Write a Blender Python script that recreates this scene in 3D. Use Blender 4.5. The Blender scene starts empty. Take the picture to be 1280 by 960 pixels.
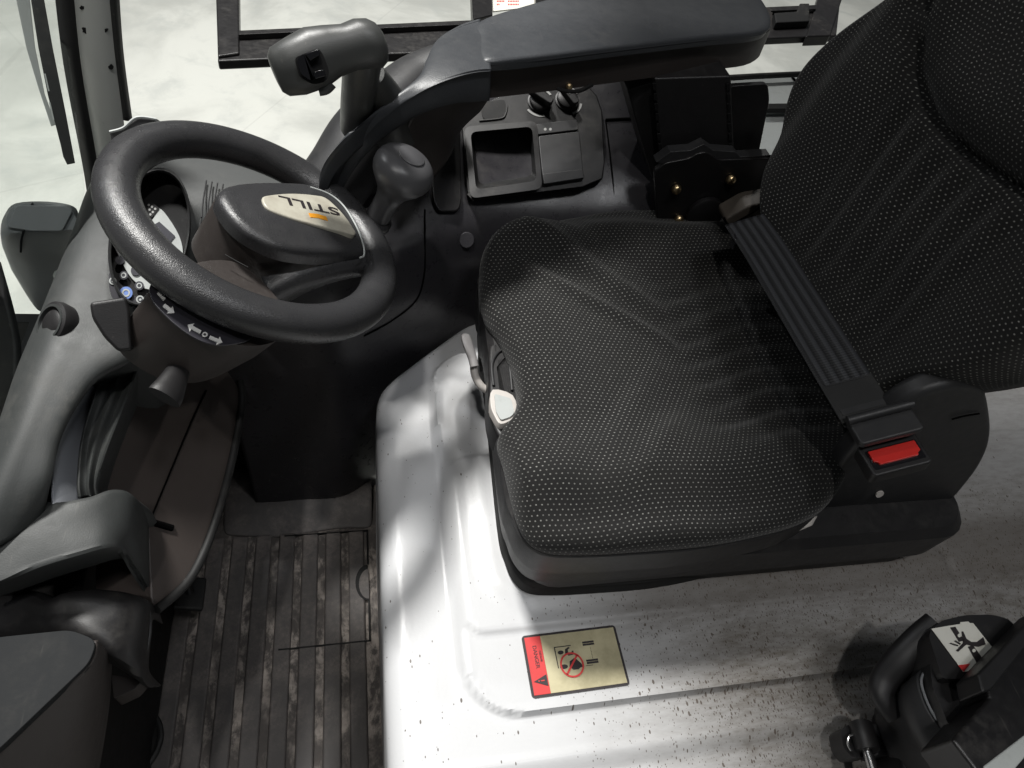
import bpy, bmesh, math, random
from mathutils import Vector as V, Matrix
random.seed(7)
S = bpy.context.scene
COL = S.collection

# ------------------------------------------------------------------ camera
FPX = 865.0                      # focal length in pixels of a 1280 wide picture
Yc = V((-215, 1100, -865)).normalized()
Xc = V((4000, 100, -865)); Xc = (Xc - Xc.dot(Yc) * Yc).normalized()
Zc = Xc.cross(Yc)
CAM = V((0, 0, .95))
RM = Matrix((Xc, Yc, Zc))        # rotation camera -> world
cam = bpy.data.cameras.new('camera'); camo = bpy.data.objects.new('camera', cam); COL.objects.link(camo)
camo.matrix_world = Matrix.Translation(CAM) @ RM.to_4x4()
cam.sensor_width = 36; cam.lens = 36 * FPX / 1280; cam.clip_start = .02; cam.clip_end = 200
S.camera = camo

# ------------------------------------------------------------------ light
w = bpy.data.worlds.new('World'); S.world = w; w.use_nodes = True
w.node_tree.nodes['Background'].inputs[0].default_value = (.90, .96, 1.0, 1)
w.node_tree.nodes['Background'].inputs[1].default_value = .05
def lamp(name, loc, size, watts, color, target=(0.1, .6, 0), shape='DISK'):
    l = bpy.data.lights.new(name, 'AREA'); l.shape = shape; l.size = size; l.energy = watts; l.color = color
    o = bpy.data.objects.new(name, l); COL.objects.link(o); o.location = loc
    o.rotation_euler = (V(target) - V(loc)).to_track_quat('-Z', 'Y').to_euler()
    return o
lamp('hall_lamp', (-1.25, 2.6, 5.2), .75, 470, (1, .985, .95))
lamp('hall_lamp', (-.9, -1.3, 5.4), .20, 55, (1, .98, .95))
lamp('hall_lamp', (1.35, -.95, 5.4), .8, 48, (.97, .98, 1))
lamp('hall_lamp', (-4.2, 3.6, 5.4), .2, 60, (.96, .98, 1))
lamp('hall_lamp', (.6, 4.9, 5.6), .5, 190, (1, .985, .95), (1, 5, -1))
S.view_settings.view_transform = 'Standard'; S.view_settings.look = 'None'; S.view_settings.exposure = 0; S.view_settings.gamma = 1
S.cycles.max_bounces = 8; S.cycles.transparent_max_bounces = 12

# ------------------------------------------------------------------ points from the survey of the place
def ray(px, py): return RM @ V(((px - 640) / FPX, (480 - py) / FPX, -1))
def P(px, py, z): d = ray(px, py); return CAM + d * ((z - CAM.z) / d.z)
def PY(px, py, y): d = ray(px, py); return CAM + d * ((y - CAM.y) / d.y)
def PN(px, py, o, n): d = ray(px, py); return CAM + d * (n.dot(o - CAM) / n.dot(d))
def PD(px, py, r): return CAM + ray(px, py).normalized() * r

# ------------------------------------------------------------------ materials
MATS = {}
class NT:
    def __init__(s, name):
        s.m = bpy.data.materials.new(name); s.m.use_nodes = True; s.t = s.m.node_tree; s.b = s.t.nodes['Principled BSDF']
        MATS[name] = s.m
    def n(s, typ, **k):
        nd = s.t.nodes.new(typ)
        for a, v in k.items(): setattr(nd, a, v)
        return nd
    def l(s, a, b): s.t.links.new(a, b)
    def val(s, inp, v):
        if hasattr(v, 'links') or hasattr(v, 'is_linked'): s.l(v, inp)
        else: inp.default_value = v
    def math(s, op, a, b=0.0, c=0.0, clamp=False):
        nd = s.n('ShaderNodeMath', operation=op); nd.use_clamp = clamp
        for i, v in enumerate((a, b, c)): s.val(nd.inputs[i], v)
        return nd.outputs[0]
    def mix(s, f, a, b):
        nd = s.n('ShaderNodeMix', data_type='RGBA')
        s.val(nd.inputs[0], f)
        for i, v in ((6, a), (7, b)): s.val(nd.inputs[i], v if not isinstance(v, tuple) or len(v) == 4 else v + (1,))
        return nd.outputs[2]
    def coord(s, what='Object'): return s.n('ShaderNodeTexCoord').outputs[what]
    def noise(s, scale, detail=4, rough=.6, vec=None, dist=0):
        nd = s.n('ShaderNodeTexNoise'); nd.inputs['Scale'].default_value = scale; nd.inputs['Detail'].default_value = detail
        nd.inputs['Roughness'].default_value = rough; nd.inputs['Distortion'].default_value = dist
        s.l(vec if vec is not None else s.coord(), nd.inputs['Vector']); return nd.outputs[0]
    def ramp(s, v, lo, hi):
        nd = s.n('ShaderNodeMapRange', interpolation_type='SMOOTHSTEP'); s.val(nd.inputs[0], v)
        nd.inputs[1].default_value = lo; nd.inputs[2].default_value = hi; return nd.outputs[0]
    def mapping(s, vec, scale=(1, 1, 1), rot=(0, 0, 0), loc=(0, 0, 0)):
        nd = s.n('ShaderNodeMapping'); s.l(vec, nd.inputs[0]); nd.inputs['Scale'].default_value = scale
        nd.inputs['Rotation'].default_value = rot; nd.inputs['Location'].default_value = loc; return nd.outputs[0]
    def bump(s, h, strength=.3, dist=.001):
        nd = s.n('ShaderNodeBump'); nd.inputs['Strength'].default_value = strength; nd.inputs['Distance'].default_value = dist
        s.l(h, nd.inputs['Height']); s.l(nd.outputs[0], s.b.inputs['Normal'])
    def fin(s, color=None, rough=.5, metal=0, spec=.5, **k):
        if color is not None: s.val(s.b.inputs['Base Color'], color if not isinstance(color, tuple) else color[:3] + (1,))
        s.val(s.b.inputs['Roughness'], rough); s.val(s.b.inputs['Metallic'], metal); s.val(s.b.inputs['Specular IOR Level'], spec)
        for a, v in k.items(): s.val(s.b.inputs[a.replace('_', ' ')], v)
        return s.m
def M(n): return MATS[n]

def plastic(name, col, rough=.5, grain=900, bs=.25, dirt=.25, spec=.5, dust=(.16, .15, .135)):
    s = NT(name)
    if max(col) < .15: col = tuple(x * .60 for x in col)
    n1 = s.noise(7, 6, .65); n2 = s.noise(60, 5, .7)
    d = s.math('MULTIPLY', s.ramp(n1, .45, .75), s.ramp(n2, .35, .75))
    up = s.n('ShaderNodeNewGeometry').outputs['Normal']; sx = s.n('ShaderNodeSeparateXYZ'); s.l(up, sx.inputs[0])
    d = s.math('MULTIPLY', d, s.ramp(sx.outputs[2], -.1, .8))
    c = s.mix(s.math('MULTIPLY', d, dirt), col, dust)
    sc = s.noise(160, 2, .5, s.mapping(s.coord(), (1, .12, 1), (0, 0, .7)))
    c = s.mix(s.math('MULTIPLY', s.ramp(sc, .70, .78), dirt * .5), c, dust)
    r = s.math('ADD', rough, s.math('MULTIPLY', s.math('SUBTRACT', n2, .5), .25))
    s.bump(s.noise(grain, 2, .5), bs, .0006)
    return s.fin(c, r, spec=spec)
plastic('black_plastic', (.021, .020, .021), .48)
plastic('dark_plastic', (.036, .036, .038), .5)
plastic('deep_black', (.009, .009, .0095), .6, spec=.3)
plastic('dash_plastic', (.060, .065, .064), .56, grain=700)
plastic('brown_plastic', (.060, .050, .046), .5)
plastic('console_plastic', (.052, .050, .056), .30, grain=700, bs=.3)
plastic('armrest_vinyl', (.075, .080, .088), .42, grain=500, bs=.35, dirt=.2)
plastic('rim_vinyl', (.056, .056, .059), .29, grain=900, bs=.6, dirt=.12)
plastic('cover_plastic', (.105, .086, .078), .5)
plastic('scoop_lit_plastic', (.48, .50, .54), .45, dirt=.2)  # paler than the dash: light on the scooped wall is in the colour
plastic('matte_cover', (.032, .034, .036), .80, spec=.15, dirt=.15)
plastic('knob_plastic', (.13, .13, .137), .32, dirt=.3)
plastic('grip_plastic', (.095, .098, .095), .42, dirt=.5)
plastic('grey_trim', (.38, .40, .39), .5, dirt=.5)
plastic('black_rubber', (.018, .018, .018), .62, grain=400, dirt=.3)
plastic('black_metal', (.014, .013, .014), .38, grain=300, bs=.15)
plastic('lamp_plastic', (.26, .27, .28), .45)
plastic('pale_plastic', (.50, .47, .44), .45, dirt=.6, dust=(.25, .22, .19))
plastic('lever_plastic', (.40, .385, .38), .42, dirt=.3)
plastic('beige_trim', (.13, .11, .09), .55)
plastic('pillar_paint', (.50, .51, .48), .38, grain=300, bs=.15, dirt=.5, dust=(.12, .10, .08))
for nm, c, r, m in (('brass', (.62, .47, .27), .32, 1), ('steel', (.55, .55, .55), .25, 1), ('gloss_black', (.012, .012, .014), .12, 0),
                    ('white_print', (.75, .75, .73), .5, 0), ('grey_print', (.35, .35, .34), .5, 0), ('red_button', (.62, .028, .022), .35, 0), ('orange_print', (.85, .36, .03), .4, 0),
                    ('ink', (.025, .02, .022), .5, 0), ('red_print', (.62, .045, .045), .45, 0), ('blue_button', (.16, .25, .55), .35, 0),
                    ('silver_face', (.42, .44, .43), .4, 0), ('dark_face', (.05, .05, .06), .35, 0), ('navy_ink', (.030, .029, .036), .4, 0)):
    s = NT(nm); n = s.noise(120, 3); s.bump(n, .1, .0004)
    s.fin(s.mix(s.math('MULTIPLY', s.ramp(s.noise(40, 5, .7), .5, .8), .3), c, tuple(x * .55 for x in c)), r, m)
s = NT('seam_black'); s.fin((.004, .004, .004), 1, spec=0)
s = NT('badge_face'); s.bump(s.noise(300, 2), .1, .0004)
s.fin(s.mix(s.ramp(s.noise(30, 6, .7), .35, .8), (.50, .48, .40), (.36, .33, .27)), .38)
s = NT('sticker_face'); s.fin(s.mix(s.ramp(s.noise(18, 6, .7), .35, .75), (.56, .51, .33), (.38, .34, .21)), .38); s.bump(s.noise(200, 3), .15, .0004)
s = NT('sticker_white'); s.fin(s.mix(s.ramp(s.noise(18, 6, .7), .45, .8), (.74, .73, .66), (.55, .53, .46)), .4)

def fabric(name, dot=.30):
    s = NT(name); uv = s.coord('UV'); sx = s.n('ShaderNodeSeparateXYZ'); s.l(uv, sx.inputs[0])
    u, v = sx.outputs[0], sx.outputs[1]
    wob = s.math('MULTIPLY', s.math('SUBTRACT', s.noise(22, 2, .5, uv), .5), .0035)
    v = s.math('ADD', v, wob)
    vv = s.math('DIVIDE', v, .0056); row = s.math('FLOOR', vv)
    uu = s.math('ADD', s.math('DIVIDE', u, .0074), s.math('MULTIPLY', s.math('MODULO', s.math('ABSOLUTE', row), 2), .5))
    fu = s.math('SUBTRACT', s.math('FRACT', uu), .5); fv = s.math('SUBTRACT', s.math('FRACT', vv), .5)
    d = s.math('SQRT', s.math('ADD', s.math('POWER', s.math('MULTIPLY', fu, 1.15), 2), s.math('POWER', s.math('MULTIPLY', fv, 1.1), 2)))
    cv = s.n('ShaderNodeCombineXYZ'); s.l(s.math('FLOOR', uu), cv.inputs[0]); s.l(row, cv.inputs[1])
    wn = s.n('ShaderNodeTexWhiteNoise', noise_dimensions='2D'); s.l(cv.outputs[0], wn.inputs[0])
    m = s.math('SUBTRACT', 1, s.ramp(d, .09, .235))
    m = s.math('MULTIPLY', m, s.math('ADD', .45, s.math('MULTIPLY', wn.outputs[0], .55)))
    m = s.math('MULTIPLY', m, s.math('ADD', .55, s.math('MULTIPLY', s.noise(9, 3, .6, uv), .7)))
    base = s.mix(s.noise(14, 4, .6, uv), (.0085, .0085, .009), (.017, .0165, .0155))
    c = s.mix(m, base, (dot, dot, dot * .93))
    fine = s.noise(900, 3, .6, uv)
    c = s.mix(s.math('MULTIPLY', s.ramp(fine, .5, .8), .25), c, (.05, .05, .048))
    s.bump(s.math('ADD', m, s.math('MULTIPLY', fine, .7)), .5, .0012)
    return s.fin(c, .85, spec=.2, Sheen_Weight=.12, Sheen_Roughness=.5)
fabric('seat_fabric', .27); fabric('seat_fabric_loose', .31)

s = NT('belt_webbing'); uv = s.coord('UV'); sx = s.n('ShaderNodeSeparateXYZ'); s.l(uv, sx.inputs[0])
st = s.math('SINE', s.math('MULTIPLY', sx.outputs[0], 2 * math.pi * 5)); wv = s.math('SINE', s.math('MULTIPLY', sx.outputs[1], 2 * math.pi * 260))
s.bump(s.math('ADD', s.math('MULTIPLY', st, 1.2), s.math('MULTIPLY', wv, .25)), .7, .0009)
s.fin(s.mix(s.ramp(st, -.4, .6), (.012, .012, .013), (.034, .035, .039)), .55, spec=.4)

s = NT('hood_paint')                                   # pale painted steel, scuffed and speckled with dirt, some shade in its browns
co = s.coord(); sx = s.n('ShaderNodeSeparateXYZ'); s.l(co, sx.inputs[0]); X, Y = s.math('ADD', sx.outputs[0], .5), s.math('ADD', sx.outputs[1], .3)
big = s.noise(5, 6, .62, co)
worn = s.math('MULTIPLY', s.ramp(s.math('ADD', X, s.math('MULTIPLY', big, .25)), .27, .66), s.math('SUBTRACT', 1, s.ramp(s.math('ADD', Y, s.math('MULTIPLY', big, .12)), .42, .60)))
worn = s.math('MAXIMUM', worn, s.math('MULTIPLY', s.ramp(X, .5, .9), .85))  # browner to the right: dirt mixed with the shade lying there
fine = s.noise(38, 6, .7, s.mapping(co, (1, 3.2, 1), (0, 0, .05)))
grime_shade = s.math('MULTIPLY', worn, s.math('ADD', .70, s.math('MULTIPLY', s.ramp(fine, .30, .80), .30)))
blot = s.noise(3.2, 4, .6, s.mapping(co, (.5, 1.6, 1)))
c = s.mix(s.math('MULTIPLY', grime_shade, s.math('ADD', .66, s.math('MULTIPLY', s.ramp(blot, .35, .65), .33))), (.60, .605, .615), (.108, .092, .072))
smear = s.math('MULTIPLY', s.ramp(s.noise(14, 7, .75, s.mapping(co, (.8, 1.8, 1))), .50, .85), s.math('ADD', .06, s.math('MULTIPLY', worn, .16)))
edge_shade = s.math('MULTIPLY', s.math('MULTIPLY', s.ramp(s.math('ADD', Y, s.math('MULTIPLY', fine, .03)), .29, .355), s.math('SUBTRACT', 1, s.ramp(Y, .40, .46))), s.ramp(X, .24, .42))  # soft ambient shade painted along the seat base
c = s.mix(s.math('MULTIPLY', edge_shade, .62), c, (.075, .060, .045))
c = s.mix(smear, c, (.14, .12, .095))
def specks(scale, size, dens_lo, rot, stretch, dens):
    mp = s.mapping(co, (1, stretch, 1), (0, 0, rot))
    vn = s.n('ShaderNodeTexVoronoi', voronoi_dimensions='2D'); vn.inputs['Scale'].default_value = scale; s.l(mp, vn.inputs['Vector'])
    sc = s.n('ShaderNodeSeparateColor'); s.l(vn.outputs['Color'], sc.inputs[0])
    thr = s.math('MULTIPLY', s.math('LESS_THAN', sc.outputs[0], dens), s.math('ADD', size * .4, s.math('MULTIPLY', sc.outputs[1], size)))
    return s.math('LESS_THAN', vn.outputs['Distance'], thr)
d1 = s.math('ADD', .015, s.math('MULTIPLY', s.math('MULTIPLY', s.ramp(X, .18, .6), s.math('SUBTRACT', 1, s.ramp(Y, .30, .55))), .55))
band = s.math('MULTIPLY', s.ramp(Y, .155, .19), s.math('SUBTRACT', 1, s.ramp(Y, .2, .24)))
d2 = s.math('MULTIPLY', s.math('MULTIPLY', s.ramp(X, .38, .5), band), .8)
fl = s.math('MAXIMUM', specks(250, .17, 0, -.35, .45, s.math('MULTIPLY', d1, .75)), specks(150, .17, 0, 1.9, .5, s.math('ADD', s.math('MULTIPLY', d1, .3), d2)))
fl = s.math('MAXIMUM', fl, specks(330, .16, 0, .9, .6, s.math('MULTIPLY', d1, .8)))
c = s.mix(s.math('MULTIPLY', fl, .85), c, (.07, .05, .036))
s.bump(s.math('ADD', s.noise(220, 3, .5, co), s.math('MULTIPLY', fl, .8)), .22, .0006)
s.fin(c, s.math('ADD', .34, s.math('MULTIPLY', grime_shade, .3)), spec=.45)

s = NT('mat_rubber'); co = s.coord()
dd = s.math('MULTIPLY', s.ramp(s.noise(8, 7, .72, co), .38, .62), s.ramp(s.noise(70, 6, .8, co), .28, .68))
s.bump(s.noise(350, 3, .6), .35, .0008)
s.fin(s.mix(s.math('MULTIPLY', dd, .55), (.092, .085, .082), (.29, .25, .225)), .62)
s = NT('mat_dusty'); co = s.coord()
dd = s.ramp(s.noise(24, 7, .72, s.mapping(co, (1.6, .9, 1)), .3), .42, .60)
d3 = s.ramp(s.noise(7, 5, .7, co), .36, .58)
s.bump(s.noise(260, 4, .7), .4, .001)
s.fin(s.mix(s.math('MULTIPLY', dd, d3), (.088, .078, .072), (.42, .37, .33)), .75)

s = NT('concrete'); co = s.coord()
a = s.noise(.9, 7, .62, co, .8); b = s.noise(4.5, 6, .65, co, .4)
c = s.mix(s.ramp(a, .36, .62), (.45, .46, .43), (.62, .63, .59))
c = s.mix(s.math('MULTIPLY', s.ramp(b, .48, .70), .5), c, (.42, .44, .42))
vn = s.n('ShaderNodeTexVoronoi', feature='DISTANCE_TO_EDGE'); vn.inputs['Scale'].default_value = .45; s.l(s.mapping(co, (1, 1, 1), (0, 0, .4), (.3, .1, 0)), vn.inputs['Vector'])
c = s.mix(s.math('MULTIPLY', s.math('LESS_THAN', vn.outputs['Distance'], .0018), .14), c, (.22, .22, .21))
c = s.mix(s.math('MULTIPLY', s.ramp(s.noise(60, 4, .8, co), .66, .74), .4), c, (.25, .25, .24))
s.bump(b, .1, .004); s.fin(c, .42)

s = NT('windscreen_glass'); t = s.t; mixn = s.n('ShaderNodeMixShader'); tr = s.n('ShaderNodeBsdfTransparent'); gl = s.n('ShaderNodeBsdfGlossy')
tr.inputs[0].default_value = (.955, .972, .962, 1); gl.inputs['Roughness'].default_value = .03
fr = s.n('ShaderNodeFresnel'); fr.inputs[0].default_value = 1.35
s.l(fr.outputs[0], mixn.inputs[0]); s.l(tr.outputs[0], mixn.inputs[1]); s.l(gl.outputs[0], mixn.inputs[2]); s.l(mixn.outputs[0], t.nodes['Material Output'].inputs[0])

# ------------------------------------------------------------------ mesh helpers
ROOT = {}
def thing(name, label, cat, loc, group=None):
    o = bpy.data.objects.new(name, None); COL.objects.link(o); o.location = loc; o.empty_display_size = .05
    o['label'] = label; o['category'] = cat
    if group: o['group'] = group
    ROOT[o] = V(loc); return o
def mk(name, verts, faces, mat, parent=None, bevel=0, seg=3, sub=0, angle=40, uvs=None, solid=0, label=None, flat=False, fix=True):
    org = ROOT.get(parent, V((0, 0, 0)))
    me = bpy.data.meshes.new(name); me.from_pydata([V(v) - org for v in verts], [], faces)
    if uvs:
        ul = me.uv_layers.new(name='UVMap')
        for lp in me.loops: ul.data[lp.index].uv = uvs[lp.vertex_index]
    if fix:
        bm = bmesh.new(); bm.from_mesh(me); bmesh.ops.recalc_face_normals(bm, faces=bm.faces); bm.to_mesh(me); bm.free()
    o = bpy.data.objects.new(name, me); COL.objects.link(o)
    if parent is not None: o.parent = parent; ROOT[o] = org
    me.materials.append(M(mat))
    if not flat:
        for p in me.polygons: p.use_smooth = True
        if not bevel and not sub: me.set_sharp_from_angle(angle=math.radians(angle))
    if solid: m = o.modifiers.new('s', 'SOLIDIFY'); m.thickness = solid; m.offset = -1
    if bevel: m = o.modifiers.new('b', 'BEVEL'); m.width = bevel; m.segments = seg; m.limit_method = 'ANGLE'; m.angle_limit = math.radians(35); m.harden_normals = True
    if sub: m = o.modifiers.new('u', 'SUBSURF'); m.levels = m.render_levels = sub
    if label: o['label'] = label
    return o
def tag(o, label, cat, group=None):
    o['label'] = label; o['category'] = cat
    if group: o['group'] = group
    return o
def cr(p, t):
    a, b, c, d = p; return .5 * ((2 * b) + (c - a) * t + (2 * a - 5 * b + 4 * c - d) * t * t + (3 * b - a - 3 * c + d) * t ** 3)
def curve(pts, n=6, closed=False):
    pts = [V(p) for p in pts]; L = len(pts); out = []
    for i in range(L if closed else L - 1):
        q = [pts[(i + k) % L] for k in (-1, 0, 1, 2)] if closed else [pts[max(0, min(L - 1, i + k))] for k in (-1, 0, 1, 2)]
        for k in range(n): out.append(cr(q, k / n))
    if not closed: out.append(pts[-1])
    return out
def prism(name, pts, vec, mat, parent=None, bevel=.002, **k):
    vec = V(vec); n = len(pts); v = [V(p) for p in pts] + [V(p) + vec for p in pts]
    f = [tuple(range(n)), tuple(range(2 * n - 1, n - 1, -1))] + [(i, n + i, n + (i + 1) % n, (i + 1) % n) for i in range(n)]
    return mk(name, v, f, mat, parent, bevel=bevel, **k)
def loft(name, loops, mat, parent=None, cap0=True, cap1=True, closed=True, **k):
    n = len(loops[0]); v = [p for L in loops for p in L]; f = []
    for i in range(len(loops) - 1):
        for j in range(n if closed else n - 1):
            a, b = i * n + j, i * n + (j + 1) % n; f.append((a, b, b + n, a + n))
    if cap0: f.append(tuple(range(n - 1, -1, -1)))
    if cap1: f.append(tuple(range((len(loops) - 1) * n, len(loops) * n)))
    return mk(name, v, f, mat, parent, **k)
def patch(name, rows, mat, parent=None, n=6, m=6, solid=.004, uvfn=None, **k):
    R = [curve(r, m) for r in rows]; L = len(R[0]); cols = [curve([r[j] for r in R], n) for j in range(L)]
    nr = len(cols[0]); v = [cols[j][i] for i in range(nr) for j in range(L)]
    f = [(i * L + j, i * L + j + 1, (i + 1) * L + j + 1, (i + 1) * L + j) for i in range(nr - 1) for j in range(L - 1)]
    return mk(name, v, f, mat, parent, solid=solid, fix=False, **k)
def frames(path):
    T = [(path[min(i + 1, len(path) - 1)] - path[max(i - 1, 0)]).normalized() for i in range(len(path))]
    u = T[0].orthogonal().normalized(); out = []
    for t in T:
        u = (u - t * u.dot(t)); u = u.normalized() if u.length > 1e-6 else t.orthogonal().normalized(); out.append((t, u, t.cross(u)))
    return out
def tube(name, pts, r, mat, parent=None, n=6, seg=16, closed=False, flat=1.0, up=None, smoothpath=True, **k):
    path = curve(pts, n, closed) if smoothpath else [V(p) for p in pts]
    rs = r if callable(r) else (lambda t: r); loops = []
    fr = frames(path); L = len(path)
    for i, p in enumerate(path):
        t, u, b = fr[i]
        if up is not None: b = t.cross(V(up)).normalized(); u = b.cross(t)
        rr = rs(i / max(1, L - 1))
        ra, rb = rr if isinstance(rr, tuple) else (rr, rr * flat)
        loops.append([p + b * ra * math.cos(a) + u * rb * math.sin(a) for a in (2 * math.pi * j / seg for j in range(seg))])
    if closed: loops.append(loops[0]); return loft(name, loops, mat, parent, False, False, **k)
    return loft(name, loops, mat, parent, **k)
def lathe(name, prof, o, axis, mat, parent=None, seg=28, ref=None, **k):
    axis = V(axis).normalized(); u = (V(ref) - axis * V(ref).dot(axis)).normalized() if ref else axis.orthogonal().normalized(); b = axis.cross(u); o = V(o)
    loops = [[o + axis * h + (u * math.cos(a) + b * math.sin(a)) * r for a in (2 * math.pi * j / seg for j in range(seg))] for r, h in prof]
    return loft(name, loops, mat, parent, **k)
def box(name, c, size, mat, parent=None, rot=None, bevel=.003, **k):
    c = V(c); hx, hy, hz = (x / 2 for x in size); Rm = rot if rot is not None else Matrix.Identity(3)
    v = [c + Rm @ V((sx * hx, sy * hy, sz * hz)) for sz in (-1, 1) for sy in (-1, 1) for sx in (-1, 1)]
    f = [(0, 2, 3, 1), (4, 5, 7, 6), (0, 1, 5, 4), (2, 6, 7, 3), (0, 4, 6, 2), (1, 3, 7, 5)]
    return mk(name, v, f, mat, parent, bevel=bevel, **k)
def domed(name, pts, up, mat, parent=None, depth=.03, height=.01, edge=.12, rings=5, under=1.0, cen=None, **k):
    """closed body: outline pts, dropping `depth` along -up, domed by `height` along up"""
    up = V(up).normalized(); pts = [V(p) for p in pts]; c = V(cen) if cen else sum(pts, V((0, 0, 0))) / len(pts)
    loops = [[c + (p - c) * under - up * depth for p in pts], list(pts)]
    for i in range(1, rings + 1):
        a = i / rings * math.pi / 2; s_ = 1 - edge * (1 - math.cos(a)); loops.append([c + (p - c) * s_ + up * height * .6 * math.sin(a) for p in pts])
    for i in range(1, 5):
        s_ = (1 - edge) * (1 - i / 5); loops.append([c + (p - c) * s_ + up * height * (.6 + .4 * (1 - (s_ / (1 - edge)) ** 2)) for p in pts])
    return loft(name, loops, mat, parent, **k)
def basis(o, ex, n):
    ex = V(ex); n = V(n).normalized(); ex = (ex - n * ex.dot(n)).normalized(); return V(o), ex, n.cross(ex), n
def words(name, txt, o, ex, n, size, mat, parent, bold=0, depth=.0004, sx=1):
    o, ex, ey, n = basis(o, ex, n)
    cu = bpy.data.curves.new(name, 'FONT'); cu.body = txt; cu.size = size; cu.extrude = depth; cu.offset = bold; cu.align_x = 'CENTER'; cu.align_y = 'CENTER'
    t = bpy.data.objects.new('tmp', cu); COL.objects.link(t); bpy.context.view_layer.update()
    me = bpy.data.meshes.new_from_object(t.evaluated_get(bpy.context.evaluated_depsgraph_get())); bpy.data.objects.remove(t)
    org = ROOT.get(parent, V((0, 0, 0)))
    for v in me.vertices: v.co = o + ex * v.co.x * sx + ey * v.co.y + n * v.co.z - org
    me.materials.clear(); me.materials.append(M(mat)); r = bpy.data.objects.new(name, me); COL.objects.link(r); r.parent = parent; ROOT[r] = org
    return r
def decal(name, pts2, fr_, mat, parent, t=.0006, lift=0, **k):
    """flat print: 2D outline in the frame fr_ = (o, ex, ey, n)"""
    o, ex, ey, n = fr_
    return prism(name, [o + ex * a + ey * b + n * (lift + t) for a, b in pts2], -n * t, mat, parent, bevel=0, **k)
def circ(cx, cy, r, n=24, a0=0, a1=2 * math.pi, ry=None): return [(cx + r * math.cos(a0 + (a1 - a0) * i / n), cy + (ry or r) * math.sin(a0 + (a1 - a0) * i / n)) for i in range(n)]
def ringpts(cx, cy, r1, r2, a0, a1, n=20):
    A = [a0 + (a1 - a0) * i / n for i in range(n + 1)]
    return [(cx + r1 * math.cos(a), cy + r1 * math.sin(a)) for a in A] + [(cx + r2 * math.cos(a), cy + r2 * math.sin(a)) for a in reversed(A)]
def sm(x, a, b):
    t = max(0, min(1, (x - a) / (b - a))); return t * t * (3 - 2 * t)
def rrect(x, y, x0, x1, y0, y1, r):      # signed distance, negative inside
    qx = abs(x - (x0 + x1) / 2) - (x1 - x0) / 2 + r; qy = abs(y - (y0 + y1) / 2) - (y1 - y0) / 2 + r
    return math.hypot(max(qx, 0), max(qy, 0)) + min(max(qx, qy), 0) - r

# ================================================================== the hall floor
g = mk('warehouse_floor', [(-30, -30, -1.08), (30, -30, -1.08), (30, 30, -1.08), (-30, 30, -1.08)], [(0, 1, 2, 3)], 'concrete', flat=True); g['kind'] = 'structure'

# ================================================================== engine hood
hood = thing('engine_hood', 'pale painted engine hood under the seat, speckled with brown dirt', 'hood', (.5, .3, 0))
def hood_edge(y): return .018 + .5 * ((y - .765) + math.sqrt((y - .765) ** 2 + .0006)) * 1.15
def hood_h(x, y):
    d = rrect(x, y, .120, 2.5, .212, .83, .075); h = .010 * (1 - sm(d, -.004, .004)) + .0032 * math.exp(-((d + .002) / .0035) ** 2)
    e = rrect(x, y, .132, 2.5, .318, .60, .022); h += .006 * (1 - sm(e, -.002, .003))
    e = rrect(x, y, .160, 2.5, .345, .75, .07); h += .006 * (1 - sm(e, -.02, .012))
    h += .010 * sm(y, .135, .156) + .0025 * math.exp(-((y - .160) / .004) ** 2) - .01
    h -= .004 * math.exp(-((x - .915 + .12 * (y - .4)) / .006) ** 2)
    return h
ROLL = .032
cols = [('s', -.42 + .37 * i / 8) for i in range(9)] + [('a', math.pi / 2 * i / 8) for i in range(1, 8)] + [('t', i / 280) for i in range(281)]
NY = 300; vs = []
for j in range(NY + 1):
    y = -.25 + 1.30 * j / NY; xl = hood_edge(y); z0 = hood_h(xl + ROLL, y)
    for kd, q in cols:
        if kd == 's': vs.append((xl, y, q))
        elif kd == 'a': vs.append((xl + ROLL - ROLL * math.cos(q), y, z0 - ROLL + ROLL * math.sin(q)))
        else: x = xl + ROLL + q * (2.0 - xl - ROLL); vs.append((x, y, hood_h(x, y)))
L = len(cols); fs = [(j * L + i, j * L + i + 1, (j + 1) * L + i + 1, (j + 1) * L + i) for j in range(NY) for i in range(L - 1)]
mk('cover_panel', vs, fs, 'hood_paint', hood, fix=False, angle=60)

# warning sticker on the hood
st = thing('warning_sticker', 'black framed red and yellow warning sticker with a crossed out figure on the pale hood', 'sticker', (.272, .27, .0005))
so = [P(652, 800, .0), P(764, 786, .0), P(787, 858, .0), P(664, 879, .0)]
for q in so: q.z = .0045
so = [V((.2055, .3085, 0)), V((.3375, .3105, 0)), V((.343, .2305, 0)), V((.2065, .2245, 0))]
zs = max(hood_h(q.x, q.y) for q in so) + .0008
SF = basis((.2055, .2275, zs), (1, .015, 0), (0, 0, 1)); SW, SH = .136, .0815
def rr2(x0, y0, x1, y1, r, n=5):
    o_ = []
    for cx, cy, a in ((x1 - r, y1 - r, 0), (x0 + r, y1 - r, 90), (x0 + r, y0 + r, 180), (x1 - r, y0 + r, 270)):
        o_ += [(cx + r * math.cos(math.radians(a + 90 * i / n)), cy + r * math.sin(math.radians(a + 90 * i / n))) for i in range(n + 1)]
    return o_
decal('border', rr2(0, 0, SW, SH, .005), SF, 'ink', st)
decal('yellow_field', [(.026, .0032), (.1325, .0032), (.1325, .0783), (.026, .0783)], SF, 'sticker_face', st, lift=.0006)
rb = decal('red_band', [(.0035, .0032), (.0258, .0032), (.0258, .0783), (.0035, .0783)], SF, 'red_print', st, lift=.0006)
tri = decal('triangle', [(.0245, .0125), (.0245, .0275), (.006, .020)], SF, 'ink', rb, lift=.0012)
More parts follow.
